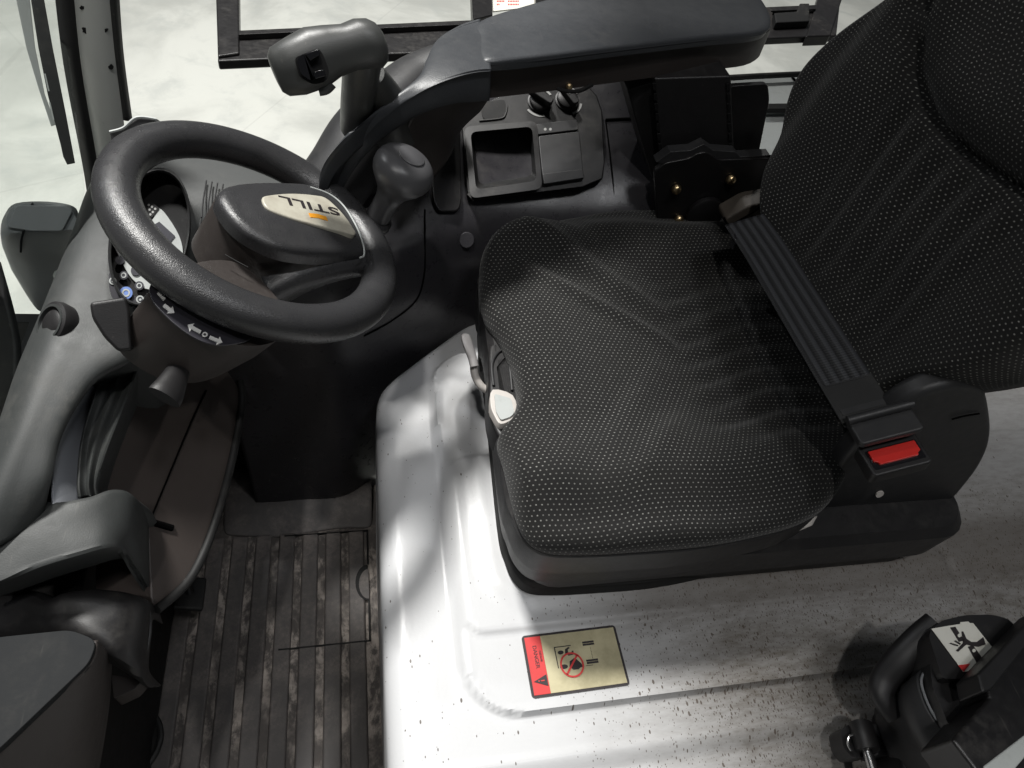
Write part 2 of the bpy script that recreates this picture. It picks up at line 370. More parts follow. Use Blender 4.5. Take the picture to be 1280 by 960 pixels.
decal('exclamation_mark', [(.0205, .0192), (.0205, .0208), (.0155, .0206), (.0155, .0194)], SF, 'red_print', tri, lift=.0018)
decal('exclamation_mark', circ(.0130, .020, .0010, 8), SF, 'red_print', tri, lift=.0018)
words('danger_word', 'DANGER', SF[0] + SF[1] * .0150 + SF[2] * .0515 + SF[3] * .0014, -SF[2], (0, 0, 1), .0075, 'ink', rb)
words('danger_word', 'GEFAHR', SF[0] + SF[1] * .0215 + SF[2] * .0515 + SF[3] * .0014, -SF[2], (0, 0, 1), .0040, 'ink', rb)
pg = decal('figure_box', ringpts(0, 0, 0, 0, 0, 1, 1)[:0] or [(.042, .0330), (.0432, .0330), (.0432, .0600), (.0660, .0600), (.0660, .0612), (.042, .0612)], SF, 'ink', st, lift=.0012)
decal('driver_figure', circ(.0500, .0530, .0042, 14, ry=.0026), SF, 'ink', st, lift=.0012)
decal('driver_figure', [(.056, .051), (.057, .0565), (.062, .059), (.064, .0575), (.0605, .0555), (.0605, .0515), (.064, .050), (.066, .0535), (.0682, .053), (.067, .048), (.060, .0475)], SF, 'ink', st, lift=.0012)
decal('passenger_figure', circ(.0505, .0340, .0055, 14, ry=.0030), SF, 'ink', st, lift=.0012)
decal('passenger_figure', [(.058, .033), (.060, .040), (.067, .0435), (.0705, .041), (.0745, .036), (.0765, .0325), (.0785, .0345), (.0775, .031), (.0735, .0305), (.070, .0285), (.063, .0285)], SF, 'ink', st, lift=.0012)
sign_ = decal('no_riding_circle', ringpts(.062, .0350, .0165, .0142, 0, 2 * math.pi * .9999, 40), SF, 'red_print', st, lift=.0019)
decal('slash', [(.0512, .0243), (.0533, .0228), (.0730, .0462), (.0709, .0477)], SF, 'red_print', sign_, lift=.0019)
decal('arrow_mark', [(.081, .0312), (.091, .0312), (.091, .0318), (.081, .0318)], SF, 'ink', st, lift=.0012)
for (a, b) in ((.083, .058), (.083, .0335)):
    for kk in range(2): decal('caption_bar', [(a, b + .0031 * kk), (a + .0165, b + .0031 * kk), (a + .0165, b + .0031 * kk + .0025), (a, b + .0031 * kk + .0025)], SF, 'ink', st, lift=.0012)
for kk in range(9): decal('dotted_line', [(.0925, .0385 + kk * .002), (.0931, .0385 + kk * .002), (.0931, .0395 + kk * .002), (.0925, .0395 + kk * .002)], SF, 'ink', st, lift=.0012)

# ================================================================== floor mat
fm = thing('floor_mat', 'worn black ribbed rubber floor mat with dust in its grooves', 'floor mat', (-.15, .5, -.4))
mk('mat_base', [(-.75, -.3, -.402), (.03, -.3, -.402), (.03, .9, -.402), (-.75, .9, -.402)], [(0, 1, 2, 3)], 'mat_dusty', fm, flat=True)
rib0 = None
for i in range(-7, 5):
    x = -.203 + .0456 * i
    if x > .012: continue
    if rib0 is None:
        rib0 = box('rib', (x, .20, -.399), (.031, 1.0, .010), 'mat_rubber', fm, bevel=.0045); r0x = x
    else:
        r = rib0.copy(); COL.objects.link(r); r.location.x += x - r0x
mk('heel_ramp', *(lambda R_: ([p for r in R_ for p in r], [(i * 9 + j, i * 9 + j + 1, i * 9 + j + 10, i * 9 + j + 9) for i in range(5) for j in range(8)]))(
    [[(-.285 + .30 * j / 8, .698 + .028 * i + .006 * math.cos(j), -.396 + .004 * i * (1 + .3 * math.sin(j * 1.7)) + (.012 if 1 < i < 5 else 0)) for j in range(9)] for i in range(6)]), 'mat_rubber', fm, sub=2, solid=.01)
for (a, b) in (((-.163, .6935), (.004, .6935)), ((.002, .6935), (.002, .618)), ((.002, .543), (.002, .463)), ((-.163, .4635), (.004, .4635))):
    box('hatch_slit', ((a[0] + b[0]) / 2, (a[1] + b[1]) / 2, -.3945), (max(.0028, abs(b[0] - a[0])), max(.0028, abs(b[1] - a[1])), .002), 'deep_black', fm, bevel=0)
prism('finger_hole', [V((.001 + .024 * math.cos(a) , .58 + .037 * math.sin(a), -.3935)) for a in (math.pi / 2 + math.pi * i / 16 for i in range(17))], (0, 0, -.003), 'deep_black', fm, bevel=0)
prism('hatch_disc', [V((.003 + .019 * math.cos(a) , .576 + .031 * math.sin(a), -.3925)) for a in (math.pi / 2 + math.pi * i / 16 for i in range(17))], (0, 0, -.003), 'mat_rubber', fm, bevel=0)

# ================================================================== foot well walls
fw = thing('footwell_wall', 'dark footwell side wall under the steering wheel', 'wall panel', (-.2, .86, -.4))
prism('wall_panel', [(-.62, .875, -.41), (.06, .86, -.41), (.06, .86, .05), (-.62, .875, .05)], (0, .02, 0), 'deep_black', fw)
prism('kick_panel', [(-.30, .858, -.39), (-.02, .853, -.39), (-.02, .853, -.12), (-.30, .858, -.06)], (0, .012, 0), 'deep_black', fw, bevel=.004)
lathe('screw', [(.008, 0), (.008, .003), (.005, .005)], PY(412, 490, .853), (0, -1, 0), 'black_metal', fw, seg=14)
prism('front_panel', [(-.62, -.3, -.41), (-.62, .875, -.41), (-.50, .875, .05), (-.50, -.3, .05)], (-.02, 0, 0), 'deep_black', fw)

# ================================================================== side console
con = thing('side_console', 'dark moulded side console beside the seat with storage tray', 'console', (.3, 1.1, 0))
def cprof(x):                                             # y,z profile at x
    y0 = .925 + .55 * (x - .225) if x < .225 else .925 + .04 * (x - .225)
    y0 = max(y0, .77)
    pts = [(y0, -.06), (y0, .0), (y0 + .002, .075), (y0 + .008, .145), (y0 + .026, .203), (y0 + .062, .240), (y0 + .12, .274), (y0 + .20, .317), (y0 + .27, .350), (y0 + .30, .352), (y0 + .32, -.2)]
    if x > .56: q_ = sm(x, .56, .68); pts = [(a, b if b < .1 else b * (1 - .45 * q_)) for a, b in pts]
    k_ = .42 + .58 * sm(x, .05, .22)
    pts = pts[:5] + [(y0 + .026 + (a - y0 - .026) * k_, .203 + (b - .203) * k_ if b > 0 else b) for a, b in pts[5:]]
    if x < .13: pts[0] = (y0, -.40)
    return pts
rows = []
for x in (-.22, -.15, -.05, .02, .08, .14, .2, .28, .4, .55, .75, 1.0, 1.2):
    dz = -.02 * sm(x, .0, -.2)
    rows.append([V((x, y, z + dz)) for y, z in cprof(x)])
con_shell = patch('console_shell', rows, 'console_plastic', con, n=6, m=6, solid=.006)
def nrm(x, y0=0): return V((0, -.47, .88)).normalized()
def con_z(x, y):
    p = curve([V((0, a, b)) for a, b in cprof(x)], 8)
    for a, b in zip(p, p[1:]):
        if a.y <= y <= b.y and b.z > a.z - .02 and a.z > .0: return a.z + (b.z - a.z) * (y - a.y) / max(1e-6, b.y - a.y)
    return .3
TO = P(665, 190, .285); TN = V((-.02, -.46, .885)).normalized()
def T(px, py, lift=0): return PN(px, py, TO + TN * lift, TN)
def outline(pts, fn, n=5, closed=True): return curve([fn(*p) for p in pts], n, closed)
# tray housing: a frame with an open well
def rpx(pts, r, n=4):                # round the corners of a pixel polygon
    o_ = []; m_ = len(pts)
    for i in range(m_):
        a, b, c = (V(pts[(i + k) % m_]) for k in (-1, 0, 1)); u = (a - b).normalized(); v = (c - b).normalized()
        p0, p1 = b + u * r, b + v * r
        for k in range(n + 1): t = k / n; q = p0 * (1 - t) ** 2 + b * 2 * t * (1 - t) + p1 * t * t; o_.append((q.x, q.y))
    return o_
H_out = rpx([(576, 146), (640, 112), (735, 104), (752, 128), (757, 222), (742, 232), (590, 251), (584, 245)], 10)
HOUSING = True
tr_out = rpx([(580, 158), (671, 151), (678, 236), (588, 248)], 9); tr_in = rpx([(588, 165), (665, 158), (671, 226), (595, 237)], 8)
tr_fl = rpx([(597, 172), (660, 166), (664, 218), (602, 226)], 8)
loft('storage_tray', [[T(a, b, .020) for a, b in tr_out], [T(a, b, .031) for a, b in tr_out], [T(a, b, .032) for a, b in tr_in], [T(a, b, .026) for a, b in tr_in]], 'black_plastic', con, False, False, angle=30)
loft('tray_well', [[T(a, b, .0262) for a, b in tr_in], [T(a, b, -.012) for a, b in tr_fl]], 'deep_black', con, False, True, angle=30)
def hole_plate(name, outer, inner, top, bottom, mat, par):
    # a plate with a hole: outer outline resampled radially to the hole's points
    n_ = len(inner); cx = sum(p[0] for p in inner) / n_; cy = sum(p[1] for p in inner) / n_; ov = []
    for (x, y) in inner:
        dx, dy = x - cx, y - cy; best = 0
        for (ax, ay), (bx_, by_) in zip(outer, outer[1:] + outer[:1]):
            ex_, ey_ = bx_ - ax, by_ - ay; den = dx * ey_ - dy * ex_
            if abs(den) < 1e-9: continue
            t = ((ax - cx) * ey_ - (ay - cy) * ex_) / den; u = ((ax - cx) * dy - (ay - cy) * dx) / den
            if t > 0 and -1e-6 <= u <= 1 + 1e-6: best = max(best, t)
        ov.append((cx + dx * best, cy + dy * best))
    return ov
def densify(pts, n): return [(a[0] + (b[0] - a[0]) * k / n, a[1] + (b[1] - a[1]) * k / n) for a, b in zip(pts, pts[1:] + pts[:1]) for k in range(n)]
tin = densify(tr_in, 8); hov = hole_plate('', H_out, tin, 0, 0, '', None)
loft('tray_housing', [[T(a, b, -.04) for a, b in hov], [T(a, b, .018) for a, b in hov], [T(a + (665 - a) * .015, b + (180 - b) * .015, .022) for a, b in hov], [T(a, b, .022) for a, b in tin], [T(a, b, .010) for a, b in tin]], 'black_plastic', con, False, False, angle=30)
prism('key_slot', [T(a, b, .0232) for a, b in rpx([(600, 128), (632, 124), (631, 146), (604, 150)], 6)], -TN * .003, 'deep_black', con, bevel=0)
tube('slot_lip', [T(599, 151, .023), T(626, 148, .023), T(632, 142, .023), T(634, 132, .023)], .0016, 'black_plastic', con, seg=8)
# rotary switches
for k_, (cx, cy, ang) in enumerate(((674, 128, -38), (708, 126, -60))):
    o_ = T(cx, cy, .022)
    kn = lathe('rotary_switch', [(.021, 0), (.021, .003), (.0185, .004), (.0185, .010), (.016, .012)], o_, TN, 'black_plastic', con)
    B = basis(o_ + TN * .012, V((math.cos(math.radians(ang)), math.sin(math.radians(ang)), 0)), TN)
    g_ = [B[0] + B[1] * a + B[2] * b for a, b in rr2(-.024, -.0065, .022, .0065, .005)]
    prism('knob_grip', [q + TN * .012 for q in g_], -TN * .014, 'black_plastic', kn, bevel=.002)
    B2 = basis(o_ + TN * .0005, (1, 0, 0), TN)
    decal('scale_mark', ringpts(0, 0, .0285, .0245, math.radians(35), math.radians(115), 12), B2, 'grey_print', kn)
    decal('scale_mark', ringpts(0, 0, .0285, .0245, math.radians(215), math.radians(285), 12) if k_ == 0 else ringpts(0, 0, .0285, .0245, math.radians(290), math.radians(350), 12), B2, 'grey_print', kn)
    if k_ == 0:
        for a in (0, 60, 120):
            c_, s_ = math.cos(math.radians(a)), math.sin(math.radians(a)); B3 = (B[0] + TN * .0125 - B[1] * .013, B[1], B[2], TN)
            decal('fan_mark', [(-.004 * c_ - .0008 * s_, -.004 * s_ + .0008 * c_), (.004 * c_ - .0008 * s_, .004 * s_ + .0008 * c_), (.004 * c_ + .0008 * s_, .004 * s_ - .0008 * c_), (-.004 * c_ + .0008 * s_, -.004 * s_ - .0008 * c_)], B3, 'grey_print', kn)
    else:
        for dy in (-.0022, .0022): decal('pointer_mark', [(-.018, dy - .0006), (.002, dy - .0006), (.002, dy + .0006), (-.018, dy + .0006)], (B[0] + TN * .0125, B[1], B[2], TN), 'grey_print', kn)
sp = prism('switch_panel', [T(a, b, .027) for a, b in rpx([(670, 155), (721, 149), (723, 162), (672, 168)], 2)], -TN * .006, 'dark_plastic', con, bevel=.001)
for cx in (681.5, 688): prism('switch_symbol', [T(cx + 1.8 * math.cos(a), 161.5 + 1.8 * math.sin(a), .0275) for a in (i * math.pi / 4 for i in range(8))], -TN * .001, 'grey_print', sp, bevel=0)
sp = prism('switch_blank', [T(a, b, .030) for a, b in rpx([(673, 170), (724, 164), (729, 214), (678, 220)], 3)], -TN * .008, 'dark_plastic', con, bevel=.0015)
prism('blank_ledge', [T(a, b, .034) for a, b in rpx([(678, 217), (728, 211), (731, 222), (680, 230)], 2)], -TN * .016, 'dark_plastic', con, bevel=.0015)
# service covers and seams on the shell
bpy.context.view_layer.update()
from mathutils.bvhtree import BVHTree
_ev = con_shell.evaluated_get(bpy.context.evaluated_depsgraph_get()); _me = _ev.to_mesh()
BVH = BVHTree.FromPolygons([con.matrix_world @ v.co for v in _me.vertices], [tuple(p.vertices) for p in _me.polygons]); _ev.to_mesh_clear()
def CS(px, py, off=.003):
    # point on the console shell where the survey line meets it
    d = ray(px, py).normalized(); hit = BVH.ray_cast(CAM, d)[0]
    return (hit if hit else P(px, py, .2)) - d * off
tube('panel_seam', [CS(*q, .0005) for q in ((531, 262), (531, 300), (530, 345), (519, 377), (488, 402), (455, 420))], .0016, 'seam_black', con, seg=6)
tube('panel_seam', [CS(*q, .0005) for q in ((757, 150), (761, 180), (766, 225), (769, 270))], .0014, 'seam_black', con, seg=6)
tube('panel_seam', [CS(*q, .0005) for q in ((757, 150), (775, 149), (800, 148), (830, 148))], .0028, 'seam_black', con, seg=6)
for q in ((583, 300),):
    lathe('blind_plug', [(.0, .004), (.012, .004), (.0135, .002), (.0135, -.003)], CS(*q), (0, -.8, .6), 'console_plastic', con, cap0=False, cap1=False)
# black upright arm panel running from the armrest to the console
prism('upright_strip', [CS(a, b, .014) for a, b in rpx([(536, 150), (575, 140), (577, 252), (573, 264), (548, 264), (541, 248)], 6)], (0, .03, -.03), 'black_plastic', con, bevel=.003)

# ================================================================== rear trim behind the armrest
rt = thing('rear_side_trim', 'light grey rear side trim beside the seat backrest', 'trim panel', (.75, 1.15, .2))
RT = lambda px, py, z: P(px, py, z)
prism('trim_upper', [RT(a, b, .30) for a, b in ((880, 99), (1030, 93), (1060, 130), (880, 135))], (0, 0, -.03), 'grey_trim', rt, bevel=.004)
prism('trim_lower', [RT(a, b, .28) for a, b in ((880, 137), (1060, 134), (1020, 215), (900, 215))], (0, 0, -.03), 'grey_trim', rt, bevel=.006)
tube('seal_strip', [RT(870, 100, .315), RT(950, 95, .315), RT(1040, 91, .315)], .006, 'black_rubber', rt, seg=10)
prism('shadow_gap', [RT(a, b, .302) for a, b in ((960, 129), (1062, 128), (1062, 136), (960, 136))], (0, 0, -.01), 'deep_black', rt, bevel=.002)
tube('trim_seam', [RT(990, 96, .303), RT(1000, 106, .303), RT(1015, 116, .303)], .0025, 'seam_black', rt, seg=6)

# ================================================================== driver's seat
seat = thing('driver_seat', 'black suspension seat covered in fabric with small white dots', 'seat', (.45, .64, 0))
def pillow(name, out2, O, ex, ey, n, prof, detail, mat, parent, rings=70, cen=None, uvrot=0, **k):
    """rings grown from a centre to the outline; prof(s)->(scale, drop) with s 0..1 ; detail(x,y,s) lifts along n"""
    N_ = len(out2); c = V(cen) if cen else sum((V(p) for p in out2), V((0, 0))) / N_
    vs, uv = [], []; arc = [0.0] * N_; prev = None
    for i in range(rings + 1):
        s_ = i / rings; sc, dr = prof(s_)
        cur = []
        for j, p in enumerate(out2):
            q = c + (V(p) - c) * sc; h = detail(q.x, q.y, s_) - dr; cur.append(O + ex * q.x + ey * q.y + n * h)
        if prev:
            for j in range(N_): arc[j] += (cur[j] - prev[j]).length
        for j, p in enumerate(out2):
            d = (V(p) - c); dn = d.normalized(); flat = c + dn * arc[j]
            lin = c + d * min(1, sc) * 1.0
            # inside keep the plan position, beyond the shoulder run on with the arc length
            extra = max(0, arc[j] - (d.length * sc if sc < 1 else d.length)); q = c + d * sc + dn * (extra if s_ > .6 else extra * s_ / .6)
            uv.append((q.x, q.y))
        vs += cur; prev = cur
    fs = [(i * N_ + j, i * N_ + (j + 1) % N_, (i + 1) * N_ + (j + 1) % N_, (i + 1) * N_ + j) for i in range(rings) for j in range(N_)]
    return mk(name, vs, fs, mat, parent, fix=True, uvs=uv, angle=180, **k)
def cush_prof(s_):
    if s_ < .78: t = s_ / .78; return (t * .93, 0)
    a = (s_ - .78) / .22 * math.radians(150); return (.93 + .07 * math.sin(a), .026 * (1 - math.cos(a)))
CZ = .235
cpx = [(598, 350), (603, 325), (622, 308), (655, 295), (720, 281), (790, 272), (870, 270), (945, 285), (1010, 360), (1050, 440), (1068, 520), (1058, 575), (1036, 628), (1000, 655), (940, 672), (870, 684), (790, 690), (725, 693), (680, 690), (655, 672), (640, 640), (628, 590), (621, 555), (637, 532), (645, 505), (640, 470), (626, 435), (607, 405), (599, 380)]
CO = [P(a, b, .205) for a, b in cpx]
cout = curve([V((p.x, p.y, 0)) for p in CO], 7, True); cout = [(p.x, p.y) for p in cout]
def cush_h(x, y, s_):
    h = 0
    yc = (y - .65) / .27
    h += .030 * sm(abs(yc), .45, .85) - .030 * sm(abs(yc), .85, 1.1)                # side bolsters
    h -= .020 * math.exp(-((x - .50) / .14) ** 2 - (yc / .5) ** 2)                    # sat-in hollow
    h += .012 * math.exp(-((x - .27) / .07) ** 2 - (yc / .6) ** 2)
    # diagonal crease from the far front corner into the hollow, then fanning
    def ridge(x0, y0, x1, y1, w, a):
        dx, dy = x1 - x0, y1 - y0; L2 = dx * dx + dy * dy; t = max(0, min(1, ((x - x0) * dx + (y - y0) * dy) / L2))
        d = math.hypot(x - x0 - t * dx, y - y0 - t * dy); return a * math.exp(-(d / w) ** 2) * (.35 + .65 * math.sin(math.pi * (.12 + .8 * t)))
    h += ridge(.27, .88, .46, .72, .016, .014) + ridge(.25, .80, .46, .66, .013, .012) + ridge(.31, .94, .50, .76, .02, -.006)
    h += ridge(.30, .46, .42, .60, .018, .010) + ridge(.34, .42, .48, .56, .016, .009) + ridge(.27, .42, .36, .56, .02, -.006)
    fade = sm(x, .44, .52) * (1 - sm(abs(y - .62), .12, .2))
    h += .0048 * fade * math.sin((y + .02 * math.sin(x * 18)) * 2 * math.pi / .043)
    h += .003 * math.sin(x * 31 + y * 17) * math.sin(y * 23 - x * 9)
    return h * (1 - sm(s_, .80, .92) * .75)
pillow('seat_cushion', cout, V((0, 0, CZ)), V((1, 0, 0)), V((0, 1, 0)), V((0, 0, 1)), cush_prof, cush_h, 'seat_fabric', seat, rings=110, cen=(.42, .64))
# shell under the cushion
def shr(pts, k_, z, c=(.43, .64), dx=0, dy=0): return [V((c[0] + (x - c[0]) * k_ + dx, c[1] + (y - c[1]) * k_ + dy, z)) for x, y in pts]
simp = [p for i, p in enumerate(curve([V((p.x, p.y, 0)) for i, p in enumerate(CO) if i not in (22, 23, 24, 25, 26)], 5, True))]; simp = [(p.x, p.y) for p in simp]
loft('seat_pan', [shr(simp, .96, .20), shr(simp, .995, .192), shr(simp, .998, .182), shr(simp, .998, .150), shr(simp, .97, .138), shr(simp, .96, .095), shr(simp, .93, .085)], 'black_plastic', seat, angle=30)
loft('suspension_cover', [shr(simp, .925, .090), shr(simp, .93, .075), shr(simp, .90, .066), shr(simp, .93, .052), shr(simp, .90, .042), shr(simp, .93, .028), shr(simp, .91, .008), shr(simp, .91, .0)], 'black_rubber', seat, angle=60)
lathe_ = None
prism('base_foot', [P(a, b, .012) for a, b in ((664, 712), (700, 735), (700, 748), (682, 748))], (0, 0, -.01), 'black_metal', seat)
def rr3(x0, y0, x1, y1, r, z): return [V((a, b, z)) for a, b in rr2(x0, y0, x1, y1, r)]
loft('seat_plinth', [rr3(.235, .372, .850, .93, .05, -.004), rr3(.235, .372, .850, .93, .05, .014), rr3(.226, .362, .862, .93, .05, .022), rr3(.226, .362, .862, .93, .05, .055), rr3(.205, .350, .872, .93, .05, .068), rr3(.200, .346, .875, .93, .05, .135), rr3(.215, .356, .865, .93, .05, .150)], 'black_plastic', seat, angle=30)
# pale moulded lever under the cushion edge
patch('height_lever', [[P(884, 684, .155), P(925, 668, .16), P(975, 655, .165), P(1018, 645, .165)], [P(888, 687, .152), P(925, 681, .152), P(972, 671, .155), P(1012, 657, .16)]], 'pale_plastic', seat, n=4, m=6, solid=.006)
# side cover of the seat
sc_o = curve([PY(a, b, .40) for a, b in ((1012, 650), (1030, 610), (1060, 570), (1110, 520), (1165, 488), (1225, 483), (1240, 520), (1238, 560), (1215, 600), (1175, 640), (1120, 665), (1060, 690), (1015, 700))], 5, True)
prism('side_cover', sc_o, (0, .03, 0), 'dark_plastic', seat, bevel=.010, seg=4)
sc2 = curve([PY(a, b, .43) for a, b in ((1000, 690), (1060, 640), (1150, 600), (1160, 640), (1145, 680), (1110, 706), (1000, 730))], 4, True)
prism('rear_base', sc2, (0, .3, 0), 'black_plastic', seat, bevel=.006)
tube('cover_seam', [PY(a, b, .3975) for a, b in ((1190, 524), (1205, 520), (1224, 517))], .0012, 'seam_black', seat, seg=6)
lathe('cover_screw', [(.0, .002), (.006, .002), (.006, 0)], PY(1099, 617, .3985), (0, -1, .3), 'pale_plastic', seat, cap0=False, cap1=False, seg=12)
# levers at the front left corner
hl = tube('adjuster_lever', [P(592, 455, .185), P(594, 470, .175), P(603, 484, .165), P(618, 490, .16), P(640, 490, .16)], .0058, 'pale_plastic', seat, seg=12)
tube('lever_handle', [P(582, 420, .215), P(584, 428, .212), P(590, 446, .200), P(593, 458, .192)], lambda t: (.0075 + .004 * math.sin(math.pi * min(1, t * 1.3 + .1)), .006), 'lever_plastic', hl, seg=14)
wp = prism('adjuster_pod', curve([P(a, b, .20) for a, b in ((612, 432), (628, 428), (642, 445), (650, 480), (652, 520), (640, 545), (624, 545), (612, 515), (611, 470))], 4, True), (0, 0, -.05), 'black_plastic', seat, bevel=.006)
tube('pod_rim', [P(a, b, .202) for a, b in ((617, 482), (615, 455), (623, 440), (632, 440), (637, 460), (640, 488))], .0022, 'dark_plastic', wp, seg=8)
ad = domed('weight_indicator', curve([P(a, b, .212) for a, b in ((616, 487), (641, 494), (647, 517), (641, 524), (626, 530), (618, 520), (613, 505))], 3, True), (0, 0, 1), 'pale_plastic', seat, depth=.02, height=.001)
prism('indicator_window', [P(a, b, .2155) for a, b in rpx([(618, 492), (639, 498), (643, 516), (638, 521), (626, 525), (620, 514)], 3)], (0, 0, -.002), 'silver_face', ad, bevel=0)

# backrest
AL = math.radians(15); BN = V((-math.cos(AL), 0, math.sin(AL))); BY = V((math.sin(AL), 0, math.cos(AL))); BO = V((.62, 0, .28)); BX = V((0, 1, 0))
def BP(px, py, lift=0): return PN(px, py, BO + BN * lift, BN)
def b2(px, py, lift=-.02): p = BP(px, py, lift) - BO; return (p.dot(BX), p.dot(BY))
bpx = [(965, 300), (972, 240), (981, 180), (992, 128), (1014, 85), (1052, 45), (1095, 14), (1140, -12)]
left = [b2(*q) for q in bpx]
right = [b2(*q) for q in ((1136, 497), (1165, 490), (1205, 484), (1250, 474), (1300, 455))]
bo = left + [(.80, .52), (.72, .56), (.60, .57), (.50, .56), (.42, .52), (.37, .44), (.36, .34)] + right[::-1] + [(.45, .045), (.55, .0), (.68, -.02), (.76, .0)]
bout = [(p.x, p.y) for p in curve([V((a, b, 0)) for a, b in bo], 6, True)]
def back_prof(s_):
    if s_ < .80: return (s_ / .80 * .92, 0)
    a = (s_ - .80) / .20 * math.radians(140); return (.92 + .08 * math.sin(a), .05 * (1 - math.cos(a)))
SE = [V(b2(*q, .015)) for q in ((1180, -40), (1160, 10), (1143, 60), (1142, 100), (1158, 142), (1190, 180), (1230, 210), (1285, 245), (1340, 275), (1420, 310))]
SE = curve([V((p.x, p.y, 0)) for p in SE], 6)
SEP = [(p.x, p.y) for p in SE] + [(-1, SE[-1].y), (-1, 2), (SE[0].x, 2)]
def back_h(x, y, s_):
    yc = (x - .62) / .27; h = 0
    h += .030 * sm(abs(yc), .42, .8) - .02 * sm(abs(yc), .85, 1.1)
    d = min((V((x, y, 0)) - q).length for q in SE)
    # inside the raised head section?
    inside = False; k_ = len(SEP) - 1
    for i_ in range(len(SEP)):
        (xa, ya), (xb, yb) = SEP[i_], SEP[k_]
        if (ya > y) != (yb > y) and x < (xb - xa) * (y - ya) / (yb - ya) + xa: inside = not inside
        k_ = i_
    h -= .018 * math.exp(-(d / .008) ** 2)
    h += (.020 * (1 - math.exp(-(d / .025) ** 2))) if inside else 0
    if not inside:
        fade = sm(y, .04, .10) * sm(d, .0, .04) * (1 - sm(abs(x - .64), .10, .17)); h += .0040 * fade * math.sin((x + .012 * math.sin(y * 16)) * 2 * math.pi / .046)
    h += .003 * math.sin(x * 27 + y * 13) * math.sin(y * 21 - x * 12)
    h += .010 * math.exp(-((x - .47) / .05) ** 2 - ((y - .17) / .1) ** 2)
    return h * (1 - sm(s_, .82, .95) * .7)
pillow('backrest', bout, BO, BX, BY, BN, back_prof, back_h, 'seat_fabric_loose', seat, rings=100, cen=(.63, .27))
bshell = [BO + BX * (.63 + (a - .63) * .97) + BY * (.27 + (b - .27) * .97) - BN * .07 for a, b in bout[::3]]
prism('back_shell', bshell, -BN * .04, 'black_plastic', seat, bevel=.01)
# recliner trim
prism('recliner_cover', [PY(a, b, .86) for a, b in rpx([(905, 275), (935, 258), (978, 250), (985, 275), (955, 300), (920, 305)], 6)], (0, .04, 0), 'beige_trim', seat, bevel=.004)
tube('recliner_slot', [PY(a, b, .858) for a, b in ((905, 272), (912, 281), (930, 272), (946, 262), (952, 252))], .0016, 'seam_black', seat, seg=6)

# ================================================================== seat belt
belt = thing('seat_belt', 'black ribbed seat belt lying across the seat between cushion and backrest', 'seat belt', (.62, .6, .25))
bc = [(930, 274, .345), (956, 312, .350), (992, 370, .358), (1034, 438, .365), (1066, 490, .366), (1088, 524, .366)]
nrmv = V((-.35, -.10, .93)).normalized()
mid = curve([P(a, b, c) for a, b, c in bc], 8); hw = .031
vs, uv, fs = [], [], []; acc = 0
dirw = (P(963, 290, .335) - P(915, 312, .335)).normalized()
for i, p in enumerate(mid):
    if i: acc += (p - mid[i - 1]).length
    t = (mid[min(i + 1, len(mid) - 1)] - mid[max(i - 1, 0)]).normalized(); wv_ = t.cross(nrmv).normalized()
    for j in range(9): u = j / 8 - .5; vs.append(p + wv_ * u * 2 * hw); uv.append((j / 8, acc))
for i in range(len(mid) - 1):
    for j in range(8): fs.append((i * 9 + j, i * 9 + j + 1, i * 9 + j + 10, i * 9 + j + 9))
mk('webbing', vs, fs, 'belt_webbing', belt, solid=.0018, uvs=uv, fix=False)
def cross_at(px, py, z, w_, off):      # a point pair across the belt
    p = P(px, py, z); t = (mid[-6] - mid[-20]).normalized(); wv_ = t.cross(nrmv).normalized(); return p + nrmv * off, t, wv_
p, t_, wv_ = cross_at(1070, 497, .3665, 0, .0022)
prism('webbing_fold', [p + wv_ * a + t_ * b for a, b in ((-.0315, -.027), (.0315, -.027), (.0315, .030), (-.0315, .030))], -nrmv * .003, 'black_rubber', belt, bevel=.001)
for bb in (-.026, .012):
    prism('stitching', [p + nrmv * .0006 + wv_ * a + t_ * (bb + b) for a, b in ((-.026, 0), (.026, 0), (.026, .008 if bb > 0 else .002), (-.026, .008 if bb > 0 else .002))], -nrmv * .001, 'dark_plastic', belt, bevel=0)
p, t_, wv_ = cross_at(1103, 535, .366, 0, .012)
tg = prism('tongue', [p + wv_ * a + t_ * b for a, b in rr2(-.037, -.020, .037, .019, .006)], -nrmv * .012, 'dark_plastic', belt, bevel=.003)
tube('tongue_bar', [p + nrmv * .004 - wv_ * .038 - t_ * .014, p + nrmv * .004 + wv_ * .038 - t_ * .014], .0055, 'dark_plastic', tg, seg=12)
p, t_, wv_ = cross_at(1117, 571, .350, 0, .006)
bk = prism('buckle', [p + wv_ * a + t_ * b for a, b in rr2(-.0345, -.022, .0345, .020, .006)], -nrmv * .024, 'black_plastic', belt, bevel=.003)
prism('button_well', [p + nrmv * .0004 + wv_ * a + t_ * b for a, b in rr2(-.0295, -.013, .0295, .013, .003)], -nrmv * .001, 'gloss_black', bk, bevel=0)
prism('release_button', [p + nrmv * .0035 + wv_ * a + t_ * b for a, b in ((-.027, -.011), (.027, -.011), (.027, .003), (.023, .005), (.022, .0085), (-.022, .0085), (-.023, .005), (-.027, .003))], -nrmv * .004, 'red_button', bk, bevel=.001)
prism('belt_slot', [P(a, b, .338) for a, b in rpx([(916, 292), (962, 266), (968, 276), (922, 302)], 4)], (0, 0, -.02), 'gloss_black', belt, bevel=.003)

